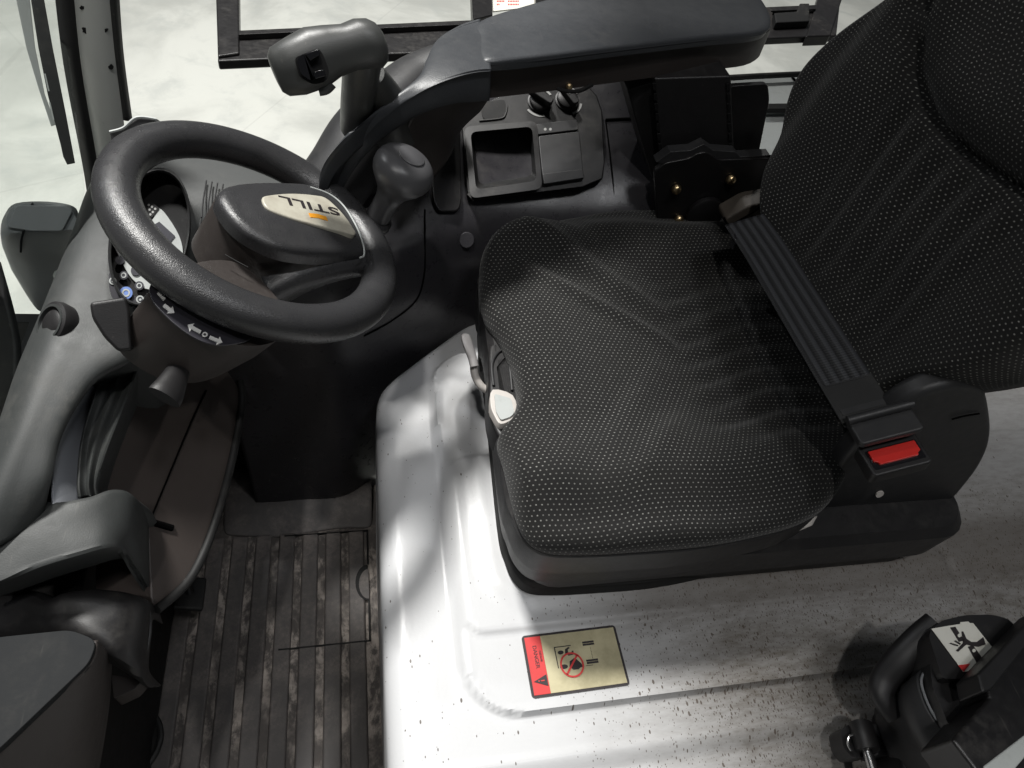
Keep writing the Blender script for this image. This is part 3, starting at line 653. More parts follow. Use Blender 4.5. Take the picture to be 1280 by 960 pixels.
# ================================================================== armrest
arm = thing('armrest', 'long grey padded armrest on its black support above the side console', 'armrest', (.45, 1.0, .3))
AZ = .52
pad_px = [(598, 30), (650, 12), (720, -6), (800, -18), (880, -22), (935, -12), (956, 8), (963, 32), (945, 44), (880, 50), (760, 64), (680, 74), (615, 80), (600, 72), (597, 50)]
pad = curve([P(a, b, AZ) for a, b in pad_px], 5, True)
domed('armrest_pad', pad, (0, 0, 1), 'armrest_vinyl', arm, depth=.010, height=.010, edge=.07, under=.985)
tube('pad_piping', [P(a, b, AZ - .001) for a, b in ((602, 76), (615, 80), (680, 74), (760, 64), (880, 50), (945, 44), (962, 34))], .0022, 'armrest_vinyl', arm, seg=8)
und = [P(a, b, AZ - .010) for a, b in ((609, 82), (616, 82), (690, 75), (780, 65), (900, 52), (944, 47), (962, 38), (964, 30), (960, 10), (900, 0), (700, 20), (610, 40))]
prism('armrest_body', curve(und, 3, True), (0, 0, -.046), 'brown_plastic', arm, bevel=.005)
# front housing sweeping down into the guard arm
GU = [(600, 26, .522), (574, 34, .522), (548, 50, .520), (534, 74, .515), (524, 95, .510), (498, 117, .500), (466, 142, .482), (432, 174, .455), (408, 206, .42), (402, 236, .38), (410, 256, .34)]
GL = [(614, 86, .520), (594, 88, .520), (570, 94, .518), (544, 104, .512), (520, 117, .502), (492, 136, .488), (466, 158, .468), (444, 184, .44), (427, 212, .405), (420, 238, .37), (426, 256, .335)]
gu, gl = [P(*q) for q in GU], [P(*q) for q in GL]; dr = [.046, .045, .04, .036, .032, .030, .028, .026, .025, .025, .025]
patch('front_guard', [[p + V((.004, .004, -d)) for p, d in zip(gu, dr)], [p + V((0, 0, -.006)) for p in gu], gu, [a * .5 + b * .5 + V((0, 0, .003)) for a, b in zip(gu, gl)], gl, [p + V((0, 0, -.006)) for p in gl], [p + V((.004, .004, -d)) for p, d in zip(gl, dr)], [p + V((.002, .03, -d - .002)) for p, d in zip(gl, dr)]], 'armrest_vinyl', arm, n=4, m=5, solid=.003)
patch('guard_web', [[P(612, 96, AZ - .022), P(560, 118, AZ - .03), P(520, 140, AZ - .05), P(505, 170, AZ - .09)],
                    [P(612, 120, AZ - .05), P(575, 140, AZ - .07), P(545, 165, AZ - .10), P(520, 200, AZ - .14)],
                    [P(600, 140, AZ - .10), P(575, 165, AZ - .13), P(560, 200, AZ - .16), P(520, 250, AZ - .2)]], 'brown_plastic', arm, solid=.006)
# support column with slotted seams
def FP(px, py, y): return PY(px, py, y)
colm = [FP(a, b, .985) for a, b in ((818, 98), (914, 95), (918, 196), (826, 200))]
prism('support_column', colm, (0, .10, 0), 'black_plastic', arm, bevel=.003)
for xs in ((818, 826), (910, 914)):
    for k_ in range(7):
        t = k_ / 7; a0 = xs[0] + (xs[1] - xs[0]) * t; b0 = 105 + 88 * t
        prism('slot', [FP(a, b, .983) for a, b in ((a0 - 2, b0), (a0 + 2, b0), (a0 + 2.6, b0 + 8), (a0 - 1.4, b0 + 8))], (0, .004, 0), 'deep_black', arm, bevel=0)
prism('column_plate', [FP(a, b, .99) for a, b in rpx([(912, 108), (960, 105), (962, 125), (948, 194), (914, 196)], 6)], (0, .01, 0), 'black_metal', arm, bevel=.001)
prism('column_flank', [FP(a, b, 1.0) for a, b in ((784, 112), (822, 100), (828, 200), (818, 230), (800, 170))], (0, .08, 0), 'black_plastic', arm, bevel=.003)
tube('arm_cable', [P(690, 104, AZ - .05), P(700, 112, AZ - .055), P(722, 114, AZ - .055), P(740, 106, AZ - .05)], .003, 'deep_black', arm, seg=8)
lathe('arm_screw', [(.005, 0), (.005, .004), (.003, .006)], P(711, 108, AZ - .052), (0, -1, .2), 'brass', arm, seg=12)

# ================================================================== bolted bracket
br = thing('armrest_bracket', 'black steel armrest bracket plate fixed with brass coloured bolts', 'bracket', (.6, .95, .25))
prism('plate', [PY(a, b, .945) for a, b in rpx([(818, 215), (832, 204), (862, 198), (872, 192), (884, 190), (898, 200), (975, 198), (982, 225), (940, 262), (905, 282), (862, 292), (822, 285)], 5)], (0, .012, 0), 'black_metal', br, bevel=.002)
prism('top_flange', [PY(a, b, .95) for a, b in ((820, 203), (838, 190), (864, 188), (880, 180), (892, 188), (920, 190), (925, 196), (963, 194), (962, 200), (900, 203), (884, 192), (866, 200), (832, 206))], (0, .02, 0), 'dark_plastic', br, bevel=.001)
lathe('pivot_disc', [(.0, .010), (.030, .010), (.034, .007), (.034, 0)], PY(880, 266, .943), (0, -1, 0), 'black_metal', br, cap0=False, cap1=False, seg=36)
for q in ((845, 236), (913, 224), (848, 274), (911, 261)):
    lathe('bolt', [(.0, .009), (.004, .0088), (.0075, .0065), (.0090, .002), (.0090, 0)], PY(*q, .943), (0, -1, .1), 'brass', br, cap0=False, cap1=False, seg=18)
tube('release_cable', [PY(965, 196, .94), PY(975, 200, .93), PY(984, 208, .93)], .004, 'black_metal', br, seg=8)
tube('release_bar', [PY(950, 244, .93), PY(968, 238, .93), PY(985, 232, .93)], .004, 'black_metal', br, seg=8)

# ================================================================== joystick
jb = thing('joystick', 'grey hydraulic joystick with thumb rocker ahead of the armrest', 'joystick', P(455, 165, .42))
def ell(c, a, b, na, nb, n=24, sq=1.0):
    return [c + a * na * (abs(math.cos(t)) ** sq * (1 if math.cos(t) >= 0 else -1)) + b * nb * (abs(math.sin(t)) ** sq * (1 if math.sin(t) >= 0 else -1)) for t in (2 * math.pi * i / n for i in range(n))]
JD = .86
ax0, ax1 = PD(345, 92, JD - .01), PD(462, 52, JD + .005); jt = (ax1 - ax0).normalized(); jn = (CAM - ax0).normalized(); jn = (jn - jt * jn.dot(jt)).normalized(); jv = jn.cross(jt)
L_ = (ax1 - ax0).length
sec = [(-.02, 0, .010, .008), (-.01, 0, .019, .014), (.04, 0, .025, .020), (.2, 0, .029, .024), (.42, .002, .031, .026), (.60, .003, .0265, .024), (.78, .001, .024, .023), (.92, 0, .026, .025), (1.03, -.003, .026, .026), (1.10, -.004, .021, .022), (1.14, -.004, .012, .013), (1.155, -.004, .004, .004)]
loft('grip_head', [ell(ax0 + jt * L_ * s_ + jv * o_, jv, jn, a, b, sq=.85) for s_, o_, a, b in sec], 'grip_plastic', jb, angle=70)
rk_c = PD(390, 86, JD - .036)
rs = prism('rocker_surround', [PD(a, b, JD - .033) for a, b in rpx([(368, 72), (398, 60), (404, 68), (412, 90), (408, 102), (392, 106), (374, 96)], 6)], -jn * .02, 'deep_black', jb, bevel=.003)
prism('thumb_rocker', [PD(a, b, JD - .040) for a, b in rpx([(371, 74), (380, 66), (387, 82), (393, 98), (388, 101), (376, 92)], 4)], -jn * .012, 'gloss_black', jb, bevel=.004)
prism('thumb_rocker', [PD(a, b, JD - .043) for a, b in rpx([(382, 67), (398, 61), (401, 68), (388, 76)], 2)], -jn * .012, 'gloss_black', jb, bevel=.003)
prism('thumb_rocker', [PD(a, b, JD - .041) for a, b in rpx([(391, 90), (405, 86), (408, 95), (394, 99)], 2)], -jn * .012, 'gloss_black', jb, bevel=.003)
tube('trigger_tab', [PD(398, 112, JD - .01), PD(407, 110, JD - .01), PD(414, 103, JD - .01)], .007, 'grip_plastic', jb, seg=12)
tube('grip_stem', [PD(456, 62, JD + .01), PD(452, 85, JD + .03), PD(449, 110, JD + .06), PD(446, 135, JD + .10), PD(444, 158, JD + .15)], lambda t: (.023 - .003 * t, .020), 'grip_plastic', jb, seg=20, n=5)
tube('stem_flare', [PD(466, 92, JD + .05), PD(478, 115, JD + .09), PD(488, 138, JD + .13), PD(492, 160, JD + .17)], lambda t: (.014 + .022 * t, .014 + .02 * t), 'grip_plastic', jb, seg=20)
# console pod the joystick grows out of
jp = thing('joystick_pod', 'rounded dark grey pod that carries the joystick in front of the armrest', 'housing', P(470, 190, .3))
tube('pod_shell', [PD(560, 95, 1.22), PD(520, 112, 1.20), PD(485, 140, 1.15), PD(452, 175, 1.11), PD(428, 215, 1.09), PD(404, 250, 1.08)], lambda t: (.050 + .012 * math.sin(math.pi * t), .05), 'dark_plastic', jp, seg=28)
prism('pod_lining', curve([PD(a, b, 1.0) for a, b in ((447, 178), (462, 160), (490, 145), (512, 128), (515, 135), (510, 152), (492, 166), (460, 178))], 4, True), ray(480, 150) * .01, 'lamp_plastic', jp, bevel=.002)

# ================================================================== steering wheel
WC = V((-.1099, .6774, .4075)); th, ph = .4602, .125
WN = V((math.sin(th) * math.cos(ph), math.sin(th) * math.sin(ph), math.cos(th))); WR = .15; WT = .0225
wh = thing('steering_wheel', 'black grained steering wheel with spinner knob and pale badge on its hub', 'steering wheel', WC)
def W(px, py, lift=0): return PN(px, py, WC + WN * lift, WN)
B = basis(WC, (1, 0, 0), WN)
rimp = [WC + B[1] * WR * math.cos(a) + B[2] * WR * math.sin(a) for a in (2 * math.pi * i / 96 for i in range(96))]
loops = []
for i in range(97):
    a = 2 * math.pi * i / 96; rd = B[1] * math.cos(a) + B[2] * math.sin(a)
    loops.append([WC + rd * (WR + WT * math.cos(b)) + WN * WT * .93 * math.sin(b) for b in (2 * math.pi * j / 28 for j in range(28))])
loft('rim', loops, 'rim_vinyl', wh, False, False, angle=180)
# hub: box section growing from the right side of the rim
hub_px = [(270, 252), (272, 243), (282, 237), (305, 233), (345, 232), (388, 235), (415, 248), (436, 268), (450, 292), (456, 318), (428, 322), (390, 322), (350, 316), (316, 301), (292, 284), (277, 266)]
HU = .012
hubo = curve([W(a, b, HU) for a, b in hub_px], 5, True)
domed('hub_cover', hubo, WN, 'rim_vinyl', wh, depth=.012, height=.017, edge=.20, under=.99, cen=W(350, 275, HU))
low = [W(a, b, HU - .012) for a, b in hub_px]; cc = sum(low, V((0, 0, 0))) / len(low)
mid_ = [W(a, b, -.07) for a, b in ((240, 312), (242, 296), (256, 286), (285, 276), (335, 270), (372, 272), (395, 280), (410, 292), (418, 304), (420, 318), (405, 336), (380, 350), (350, 360), (318, 364), (285, 358), (255, 338))]
loft('hub_body', [curve(low, 4, True), curve([l * .55 + m * .45 for l, m in zip(low, mid_)], 4, True), curve(mid_, 4, True)], 'brown_plastic', wh, angle=60)
tube('hub_joint_line', [W(a, b, HU - .03) for a, b in ((281, 318), (295, 326), (310, 334))], .0005, 'dark_plastic', wh, seg=5)
patch('spoke', [[W(330, 350, -.045), W(370, 340, -.02), W(415, 328, -.004), W(458, 318, .004)], [W(338, 368, -.05), W(372, 352, -.028), W(415, 338, -.010), W(462, 330, .0)], [W(352, 372, -.065), W(380, 356, -.04), W(420, 342, -.022), W(462, 334, -.012)]], 'rim_vinyl', wh, solid=.01)
patch('spoke', [[W(380, 236, .004), W(400, 240, .004), W(425, 258, .004), W(445, 285, .004), W(455, 320, .004)], [W(388, 226, .004), W(415, 238, .004), W(442, 262, .004), W(460, 290, .004), W(468, 322, .004)]], 'rim_vinyl', wh, solid=.012)
# badge with lettering
bdg = curve([W(a, b, HU + .0185) for a, b in ((328, 247), (338, 243), (365, 241), (392, 243), (408, 247), (425, 262), (438, 278), (445, 292), (425, 288), (395, 281), (360, 271), (335, 260))], 5, True)
bd = prism('badge', bdg, -WN * .012, 'badge_face', wh, bevel=.0025)
BN_ = WN; ex = (W(350, 250, HU + .02) - W(424, 266, HU + .02))
words('badge_letters', 'STILL', W(388, 257, HU + .0188), ex, BN_, .0195, 'ink', bd, bold=.0002, sx=1.75)
bdB = basis(W(397.5, 271, HU + .0186), ex, BN_)
decal('flag_mark', [(-.0115, -.0032), (-.001, -.0050), (.0115, -.003), (.0115, .0044), (.001, .0028), (-.0115, .0044)], bdB, 'orange_print', bd)
tube('badge_trim', [W(a, b, HU + .010) for a, b in ((388, 234), (412, 243), (430, 258), (446, 284), (454, 306), (455, 319), (450, 322))], .0012, 'silver_face', wh, seg=8)
# spinner knob
kb = W(470, 276, .012); kx = V((.35, .02, 1)).normalized(); kt = PD(512, 199, (W(470, 276, .012) - CAM).length - .062); kx = (kt - kb).normalized(); KL = (kt - kb).length
kn = lathe('spinner_knob', [(.0, 0), (.017, 0), (.0165, .12 * KL), (.0155, .35 * KL), (.0190, .50 * KL), (.0290, .62 * KL), (.0385, .74 * KL), (.0405, .85 * KL), (.0360, .96 * KL), (.025, 1.03 * KL), (.012, 1.05 * KL), (.0, 1.055 * KL)], kb, kx, 'knob_plastic', wh, seg=36, cap0=False, cap1=False, sub=1)
lathe('knob_cap', [(.0175, 1.0 * KL), (.0175, 1.055 * KL), (.0165, 1.062 * KL), (.0, 1.066 * KL)], kb, kx, 'knob_plastic', kn, seg=32, cap0=False, cap1=False)
lathe('knob_collar', [(.021, -.004), (.021, .004), (.0175, .008)], kb, kx, 'rim_vinyl', kn, seg=28)

# ================================================================== steering column
sc_ = thing('steering_column', 'dark steering column shroud with direction arrows and stalks', 'steering column', (-.2, .6, 0))
SHB = [(178, 372), (196, 352), (240, 350), (300, 372), (345, 405), (352, 425), (338, 432), (300, 430), (250, 412), (205, 395)]
top = [W(a, b, -.032) for a, b in ((188, 362), (240, 330), (300, 330), (352, 380), (358, 412), (340, 428), (305, 432), (262, 420), (222, 402), (195, 380))]
bot = [W(a, b, -.032) - WN * .085 for a, b in ((170, 345), (220, 312), (285, 315), (335, 365), (336, 386), (318, 402), (280, 414), (240, 410), (205, 394), (176, 370))]
loft('shroud', [curve(top, 5, True), curve([a * .5 + b * .5 + V((0, -.004, 0)) for a, b in zip(top, bot)], 5, True), curve(bot, 5, True)], 'brown_plastic', sc_, angle=60, bevel=0)
# decal strip on the shroud
DO = W(240, 395, -.028)
dn = WN
def D(px, py, l=0): return PN(px, py, DO + dn * l, dn)
ds = prism('arrow_decal', curve([D(a, b) for a, b in ((188, 356), (204, 350), (240, 370), (285, 395), (318, 412), (312, 424), (296, 429), (275, 431), (252, 426), (228, 412), (205, 392), (190, 374))], 4, True), -dn * .002, 'navy_ink', sc_, bevel=.0005)
def arrow(p0, p1, w_, hw_, hl_, par):
    p0, p1 = V((*p0, 0)), V((*p1, 0)); d = (p1 - p0).normalized(); q = V((-d.y, d.x, 0)); b_ = p1 - d * hl_
    pts = [p0 - q * w_, b_ - q * w_, b_ - q * hw_, p1, b_ + q * hw_, b_ + q * w_, p0 + q * w_]
    prism('arrow_mark', [D(p.x, p.y, .001) for p in pts], -dn * .001, 'white_print', par, bevel=0)
arrow((205, 381), (218, 391), 2.2, 6, 7, ds); arrow((206, 374), (197, 364), 2.0, 2.0, 2, ds)
arrow((251, 415), (235, 406), 2.0, 5.5, 6, ds); arrow((262, 421), (278, 428), 2.0, 5.5, 6, ds)
ringp = [D(256 + 3.6 * math.cos(a), 418 + 3.2 * math.sin(a), .001) for a in (i * math.pi / 9 for i in range(18))]; ringi = [D(256 + 1.8 * math.cos(a), 418 + 1.6 * math.sin(a), .001) for a in (i * math.pi / 9 for i in range(18))]
loft('neutral_mark', [ringp, ringi], 'white_print', ds, False, False)
# stalks
pdl = prism('direction_paddle', [PD(a, b, .80) for a, b in rpx([(112, 378), (158, 371), (163, 388), (164, 418), (166, 438), (148, 440), (130, 422), (115, 398)], 6)], ray(140, 400) * .02, 'black_plastic', sc_, bevel=.004)
tube('paddle_arm', [PD(155, 425, .82), PD(172, 420, .84), PD(190, 412, .86)], .012, 'black_plastic', pdl, seg=14)
stl = tube('wiper_stalk', [PD(236, 440, .86), PD(229, 452, .83), PD(220, 470, .80), PD(211, 488, .785), PD(205, 497, .78)], lambda t: (.011 + .006 * sm(t, .3, .9), .009), 'black_plastic', sc_, seg=16)
prism('stalk_slot', [PD(a, b, .858) for a, b in rpx([(214, 452), (232, 436), (250, 450), (248, 470), (225, 472)], 5)], ray(230, 450) * .01, 'deep_black', sc_, bevel=.002)
# long cover running down to the floor
CN = V((.80, -.15, .58)).normalized(); CO_ = P(240, 520, .12)
def CC(px, py, l=0): return PN(px, py, CO_ + CN * l, CN)
cv_px = [(140, 440), (200, 420), (260, 440), (296, 480), (299, 510), (290, 560), (275, 620), (255, 680), (232, 725), (195, 758), (188, 720), (183, 660), (160, 650), (112, 620), (116, 545), (138, 475)]
prism('column_cover', curve([CC(*q) for q in cv_px], 4, True), -CN * .10, 'cover_plastic', sc_, bevel=.006)
tube('cover_edge', [CC(a, b, .001) for a, b in ((300, 476), (302, 505), (292, 565), (277, 625), (258, 683), (234, 728), (196, 762))], lambda t: (.006, .006), 'black_rubber', sc_, seg=12)
tube('cover_seam', [CC(a, b, .0005) for a, b in ((258, 488), (240, 525), (215, 585), (190, 645))], .0013, 'seam_black', sc_, seg=6)
tube('cover_slot', [CC(a, b, .0005) for a, b in ((184, 651), (198, 655), (215, 660))], .0045, 'seam_black', sc_, seg=8)

# ================================================================== dashboard
dash = thing('dashboard', 'grey moulded dashboard shell curving round the steering column', 'dashboard', (-.3, .7, 0))
stn = [((440, 236, .24), (440, 250, .255), (445, 285, .25), (430, 320, .18)),
       ((400, 238, .27), (395, 246, .285), (395, 280, .275), (390, 330, .2)),
       ((335, 214, .285), (330, 224, .30), (335, 275, .29), (340, 340, .2)),
       ((265, 192, .295), (262, 203, .31), (275, 270, .30), (300, 360, .2)),
       ((205, 172, .30), (204, 186, .315), (225, 270, .31), (262, 385, .22)),
       ((152, 175, .30), (158, 190, .32), (190, 285, .315), (230, 398, .24)),
       ((116, 232, .30), (128, 245, .322), (160, 320, .315), (212, 408, .25)),
       ((92, 298, .30), (106, 308, .322), (140, 360, .315), (190, 422, .29)),
       ((58, 385, .295), (75, 395, .318), (112, 425, .31), (158, 448, .296)),
       ((26, 462, .28), (45, 468, .305), (80, 474, .302), (112, 478, .292)),
       ((-2, 545, .26), (16, 548, .287), (46, 544, .287), (74, 540, .279)),
       ((-36, 630, .24), (-14, 622, .268), (24, 608, .268), (59, 600, .262)),
       ((-70, 720, .21), (-46, 706, .238), (0, 680, .238), (48, 650, .226))]
rows = []
for i_, (a, b, c, d) in enumerate(stn):
    pa = P(*a); far_ = i_ >= 8; rows.append([pa + V((-.01, .005, -.20)), pa + V((-.004, 0, -.04)), pa, P(*b), P(*c), P(*d), P(*d) + (V((-.025, .0, -.02)) if far_ else V((-.006, -.004, -.03))), P(*d) + (V((-.10, .0, -.10)) if far_ else V((-.03, -.005, -.16)))])
patch('dash_shell', rows, 'dash_plastic', dash, n=6, m=6, solid=.004)
tube('edge_bead', [P(a[0], a[1] , a[2] + .004) for a, b, c, d in stn[:5]], .003, 'grey_trim', dash, seg=8)
# defroster vent
for k_ in range(4):
    a = 258 + 7 * k_; tube('vent_fin', [P(a, 226 + k_ * 1.5, .322), P(a - 4, 250 + k_, .322), P(a - 6, 272, .32)], .0012, 'dark_plastic', dash, seg=6)
for k_ in range(3):
    a = 251 + 7 * k_; tube('vent_fin', [P(a, 274 + k_, .32), P(a - 3, 300, .318), P(a - 4, 305, .318)], .0012, 'dark_plastic', dash, seg=6)
# ignition knob
ig = PD(70, 405, (P(70, 405, .315) - CAM).length + .0); ign = ((CAM - ig).normalized() * .72 + RM @ V((-.66, .18, 0))).normalized()
k0 = lathe('ignition_bezel', [(.024, -.01), (.026, .0), (.025, .006), (.020, .008), (.018, .004), (.0, .004)], ig, ign, 'black_plastic', dash, seg=32, cap0=False, cap1=False, ref=(1, 0, 0))
lathe('ignition_knob', [(.015, .003), (.015, .006), (.012, .008), (.0, .008)], ig, ign, 'black_plastic', k0, seg=28, cap0=False, cap1=False)
lathe('knob_ring', [(.0215, .006), (.0215, .0085), (.0185, .0085), (.0185, .006)], ig, ign, 'dash_plastic', k0, seg=28, cap0=False, cap1=False)
# scooped flank, its lit look put in the colour, and ridges beside the column
patch('flank_scoop', [[P(116, 470, .270), P(98, 494, .266), P(76, 540, .262), P(67, 590, .246), P(66, 636, .232)],
                      [P(120, 482, .245), P(108, 508, .240), P(92, 545, .235), P(82, 590, .230), P(80, 636, .225)],
                      [P(124, 488, .225), P(112, 512, .215), P(104, 550, .21), P(102, 590, .205), P(103, 636, .20)]], 'scoop_lit_plastic', dash, solid=.003)
fl = []
base = [[(136, 436), (120, 490), (104, 545), (99, 600), (101, 622)], [(146, 440), (130, 495), (112, 550), (106, 600), (108, 620)], [(157, 443), (139, 498), (119, 552), (111, 600), (113, 620)],
        [(168, 446), (149, 500), (128, 555), (117, 600), (119, 620)], [(180, 450), (160, 504), (138, 560), (125, 602), (126, 620)], [(196, 455), (180, 512), (160, 570), (150, 612), (150, 632)]]
for i_, rw in enumerate(base):
    z0 = (.262, .256, .261, .253, .249, .13)[i_]; fl.append([P(a, b, z0 - .010 * k_) for k_, (a, b) in enumerate(rw)])
patch('flank_ridge', fl, 'dash_plastic', dash, n=5, solid=.003)

# instrument cluster
ic = thing('instrument_cluster', 'oval instrument cluster with silver face and round warning symbols behind the wheel', 'instrument cluster', P(190, 300, .3))
IN = V((.35, -.30, .88)).normalized(); IO = P(190, 300, .338)
def I(px, py, l=0): return PN(px, py, IO + IN * l, IN)
def elpx(cx, cy, a, b, rot, n=40): r_ = math.radians(rot); return [(cx + a * math.cos(t) * math.cos(r_) - b * math.sin(t) * math.sin(r_), cy + a * math.cos(t) * math.sin(r_) + b * math.sin(t) * math.cos(r_)) for t in (2 * math.pi * i / n for i in range(n))]
eo = elpx(187, 296, 50, 88, 12); ei = elpx(187, 297, 46, 83, 12)
loft('cowl_ring', [[I(a, b, -.03) for a, b in eo], [I(a, b, .014) for a, b in eo], [I(a, b, .020) for a, b in elpx(187, 296.5, 48, 85.5, 12)], [I(a, b, .014) for a, b in ei], [I(a, b, -.012) for a, b in ei]], 'dark_plastic', ic, False, False, angle=60)
prism('backing', [I(a, b, -.010) for a, b in ei], -IN * .004, 'deep_black', ic, bevel=0)
fc = prism('silver_dial', curve([I(a, b, -.006) for a, b in ((142, 303), (150, 322), (165, 348), (188, 362), (215, 350), (228, 322), (224, 295), (205, 265), (196, 262), (190, 275), (170, 285), (150, 292))], 4, True), -IN * .002, 'silver_face', ic, bevel=0)
prism('display_window', [I(a, b, -.0045) for a, b in ((176, 290), (199, 277), (219, 295), (214, 301), (200, 310), (185, 312))], -IN * .001, 'dark_face', fc, bevel=0)
hb = prism('hour_symbol_field', [I(a, b, -.0045) for a, b in ((182, 253), (186, 250), (199, 260), (190, 272), (182, 268))], -IN * .001, 'deep_black', ic, bevel=0)
for q in ((186, 256), (190, 258.5), (194, 261), (187, 262), (191, 265), (188, 268)): prism('digit_mark', [I(q[0] + 1.6 * math.cos(a), q[1] + 1.6 * math.sin(a), -.004) for a in (i * math.pi / 3 for i in range(6))], -IN * .0004, 'grey_print', hb, bevel=0)
dk = prism('dark_dial_edge', curve([I(a, b, -.0058) for a, b in ((137, 340), (148, 352), (165, 368), (185, 378), (172, 395), (150, 385), (138, 365))], 4, True), -IN * .002, 'navy_ink', ic, bevel=0)
def btn(name, cx, cy, r, mat, par, ring=None, l=-.004):
    o_ = prism(name, [I(cx + r * math.cos(a), cy + r * .95 * math.sin(a), l) for a in (i * math.pi / 10 for i in range(20))], -IN * .001, mat, par, bevel=0)
    if ring: loft('symbol', [[I(cx + r * k * math.cos(a), cy + r * k * math.sin(a), l + .0006) for a in (i * math.pi / 8 for i in range(16))] for k in (.62, .38)], ring, o_, False, False)
    return o_
btn('pictogram', 150, 325, 5.8, 'dark_face', fc); btn('pictogram', 154.5, 344, 5.6, 'dark_face', fc, 'silver_face'); btn('pictogram', 174, 357, 5.8, 'dark_face', fc, 'silver_face')
btn('pictogram', 170, 338, 6.5, 'dark_face', fc)
btn('symbol_ring', 141, 351, 4.8, 'silver_face', dk, 'dark_face'); btn('blue_symbol', 157.5, 366, 8.2, 'blue_button', dk, 'silver_face', -.002); btn('symbol_ring', 175, 374, 5, 'silver_face', dk, 'dark_face'); btn('symbol_ring', 167, 387, 4.2, 'grey_print', dk, 'dark_face')

# ================================================================== lower covers on the left
lc = thing('lower_dash_cover', 'stepped dark grey plastic covers below the dashboard', 'cover', P(100, 720, .1))
r0 = [(-60, 575, .245), (0, 606, .24), (55, 634, .232), (108, 629, .225), (140, 619, .215), (163, 624, .195), (178, 645, .15), (184, 668, .09)]
r1 = [(-60, 668, .235), (0, 662, .235), (50, 668, .23), (105, 656, .222), (135, 650, .213), (158, 656, .193), (174, 690, .145), (186, 700, .08)]
r2 = [(-60, 740, .225), (0, 722, .225), (50, 705, .223), (100, 690, .219), (131, 682, .212), (150, 686, .190), (168, 715, .14), (186, 742, .07)]
ra = [P(*q) for q in r0]; rb_ = [P(*q) for q in r1]; rc_ = [P(*q) for q in r2]
patch('upper_step', [[p + V((.003, .012, -.05)) for p in ra], [p + V((0, .002, -.006)) for p in ra], ra, rb_, [p + V((0, .004, 0)) for p in rc_], [p + V((0, .001, -.006)) for p in rc_], [p + V((-.004, .012, -.05)) for p in rc_]], 'dash_plastic', lc, n=5, m=6, solid=.004)
r3 = [(-60, 740, .12), (0, 745, .12), (40, 744, .13), (62, 752, .145), (85, 745, .15), (120, 742, .148), (160, 748, .135), (180, 758, .11), (187, 775, .07)]
r4 = [(-60, 800, .10), (0, 795, .10), (35, 790, .11), (60, 788, .135), (85, 789, .14), (115, 800, .14), (150, 820, .125), (172, 838, .09), (182, 840, .05)]
rd_, re_ = [P(*q) for q in r3], [P(*q) for q in r4]
patch('middle_step', [[p + V((-.002, .015, -.05)) for p in rd_], rd_, [a * .5 + b * .5 + V((0, 0, .004)) for a, b in zip(rd_, re_)], re_, [p + V((0, 0, -.06)) for p in re_]], 'black_plastic', lc, n=5, m=5, solid=.004)
tube('step_trim', [P(a, b, c) for a, b, c in ((181, 752, .112), (187, 772, .09), (186, 800, .08), (176, 832, .075))], .0022, 'dark_plastic', lc, seg=8)
prism('lower_cover_top', [P(a, b, .21) for a, b in rpx([(-60, 806), (0, 796), (88, 787), (121, 800), (112, 828), (0, 935), (-60, 985)], 12)], (0, 0, -.010), 'matte_cover', lc, bevel=.004)
patch('lower_cover_side', [[P(122, 800, .205), P(113, 830, .205), P(60, 880, .205), P(0, 937, .205), P(-60, 990, .205)], [P(134, 815, .14), P(128, 850, .14), P(100, 910, .14), P(60, 960, .14), P(20, 1010, .14)], [P(140, 830, .02), P(137, 880, .02), P(128, 940, .02), P(118, 990, .02), P(110, 1020, .02)]], 'brown_plastic', lc, solid=.004)
prism('small_tab', [P(a, b, .0) for a, b in rpx([(138, 842), (178, 850), (168, 862), (142, 874)], 4)], (0, 0, -.03), 'brown_plastic', lc, bevel=.002)
box('inner_body', (-.55, .12, -.17), (.40, .92, .44), 'deep_black', lc, bevel=.01)
pdh = thing('pedal_stop', 'round dark rubber pedal button on the mat beside the lower cover', 'pedal', P(155, 925, -.38))
lathe('button', [(.05, -.02), (.05, .006), (.044, .014), (.0, .018)], P(155, 930, -.38), (0, 0, 1), 'black_rubber', pdh, cap1=False, seg=32)
tube('button_ring', [P(155, 930, -.38) + V((.055 * math.cos(a), .055 * math.sin(a), .0)) for a in (i * math.pi / 8 for i in range(16))], .005, 'black_rubber', pdh, closed=True, seg=8, n=3)
pe = thing('brake_pedal', 'dark pedal pad hidden in the footwell beside the column cover', 'pedal', P(235, 745, -.3))
box('pedal_pad', P(237, 742, -.30), (.05, .06, .012), 'black_rubber', pe, rot=Matrix.Rotation(.4, 3, 'Y'), bevel=.004)
tube('pedal_arm', [P(237, 742, -.30), P(225, 700, -.25), P(215, 640, -.15)], .009, 'black_metal', pe, seg=10)

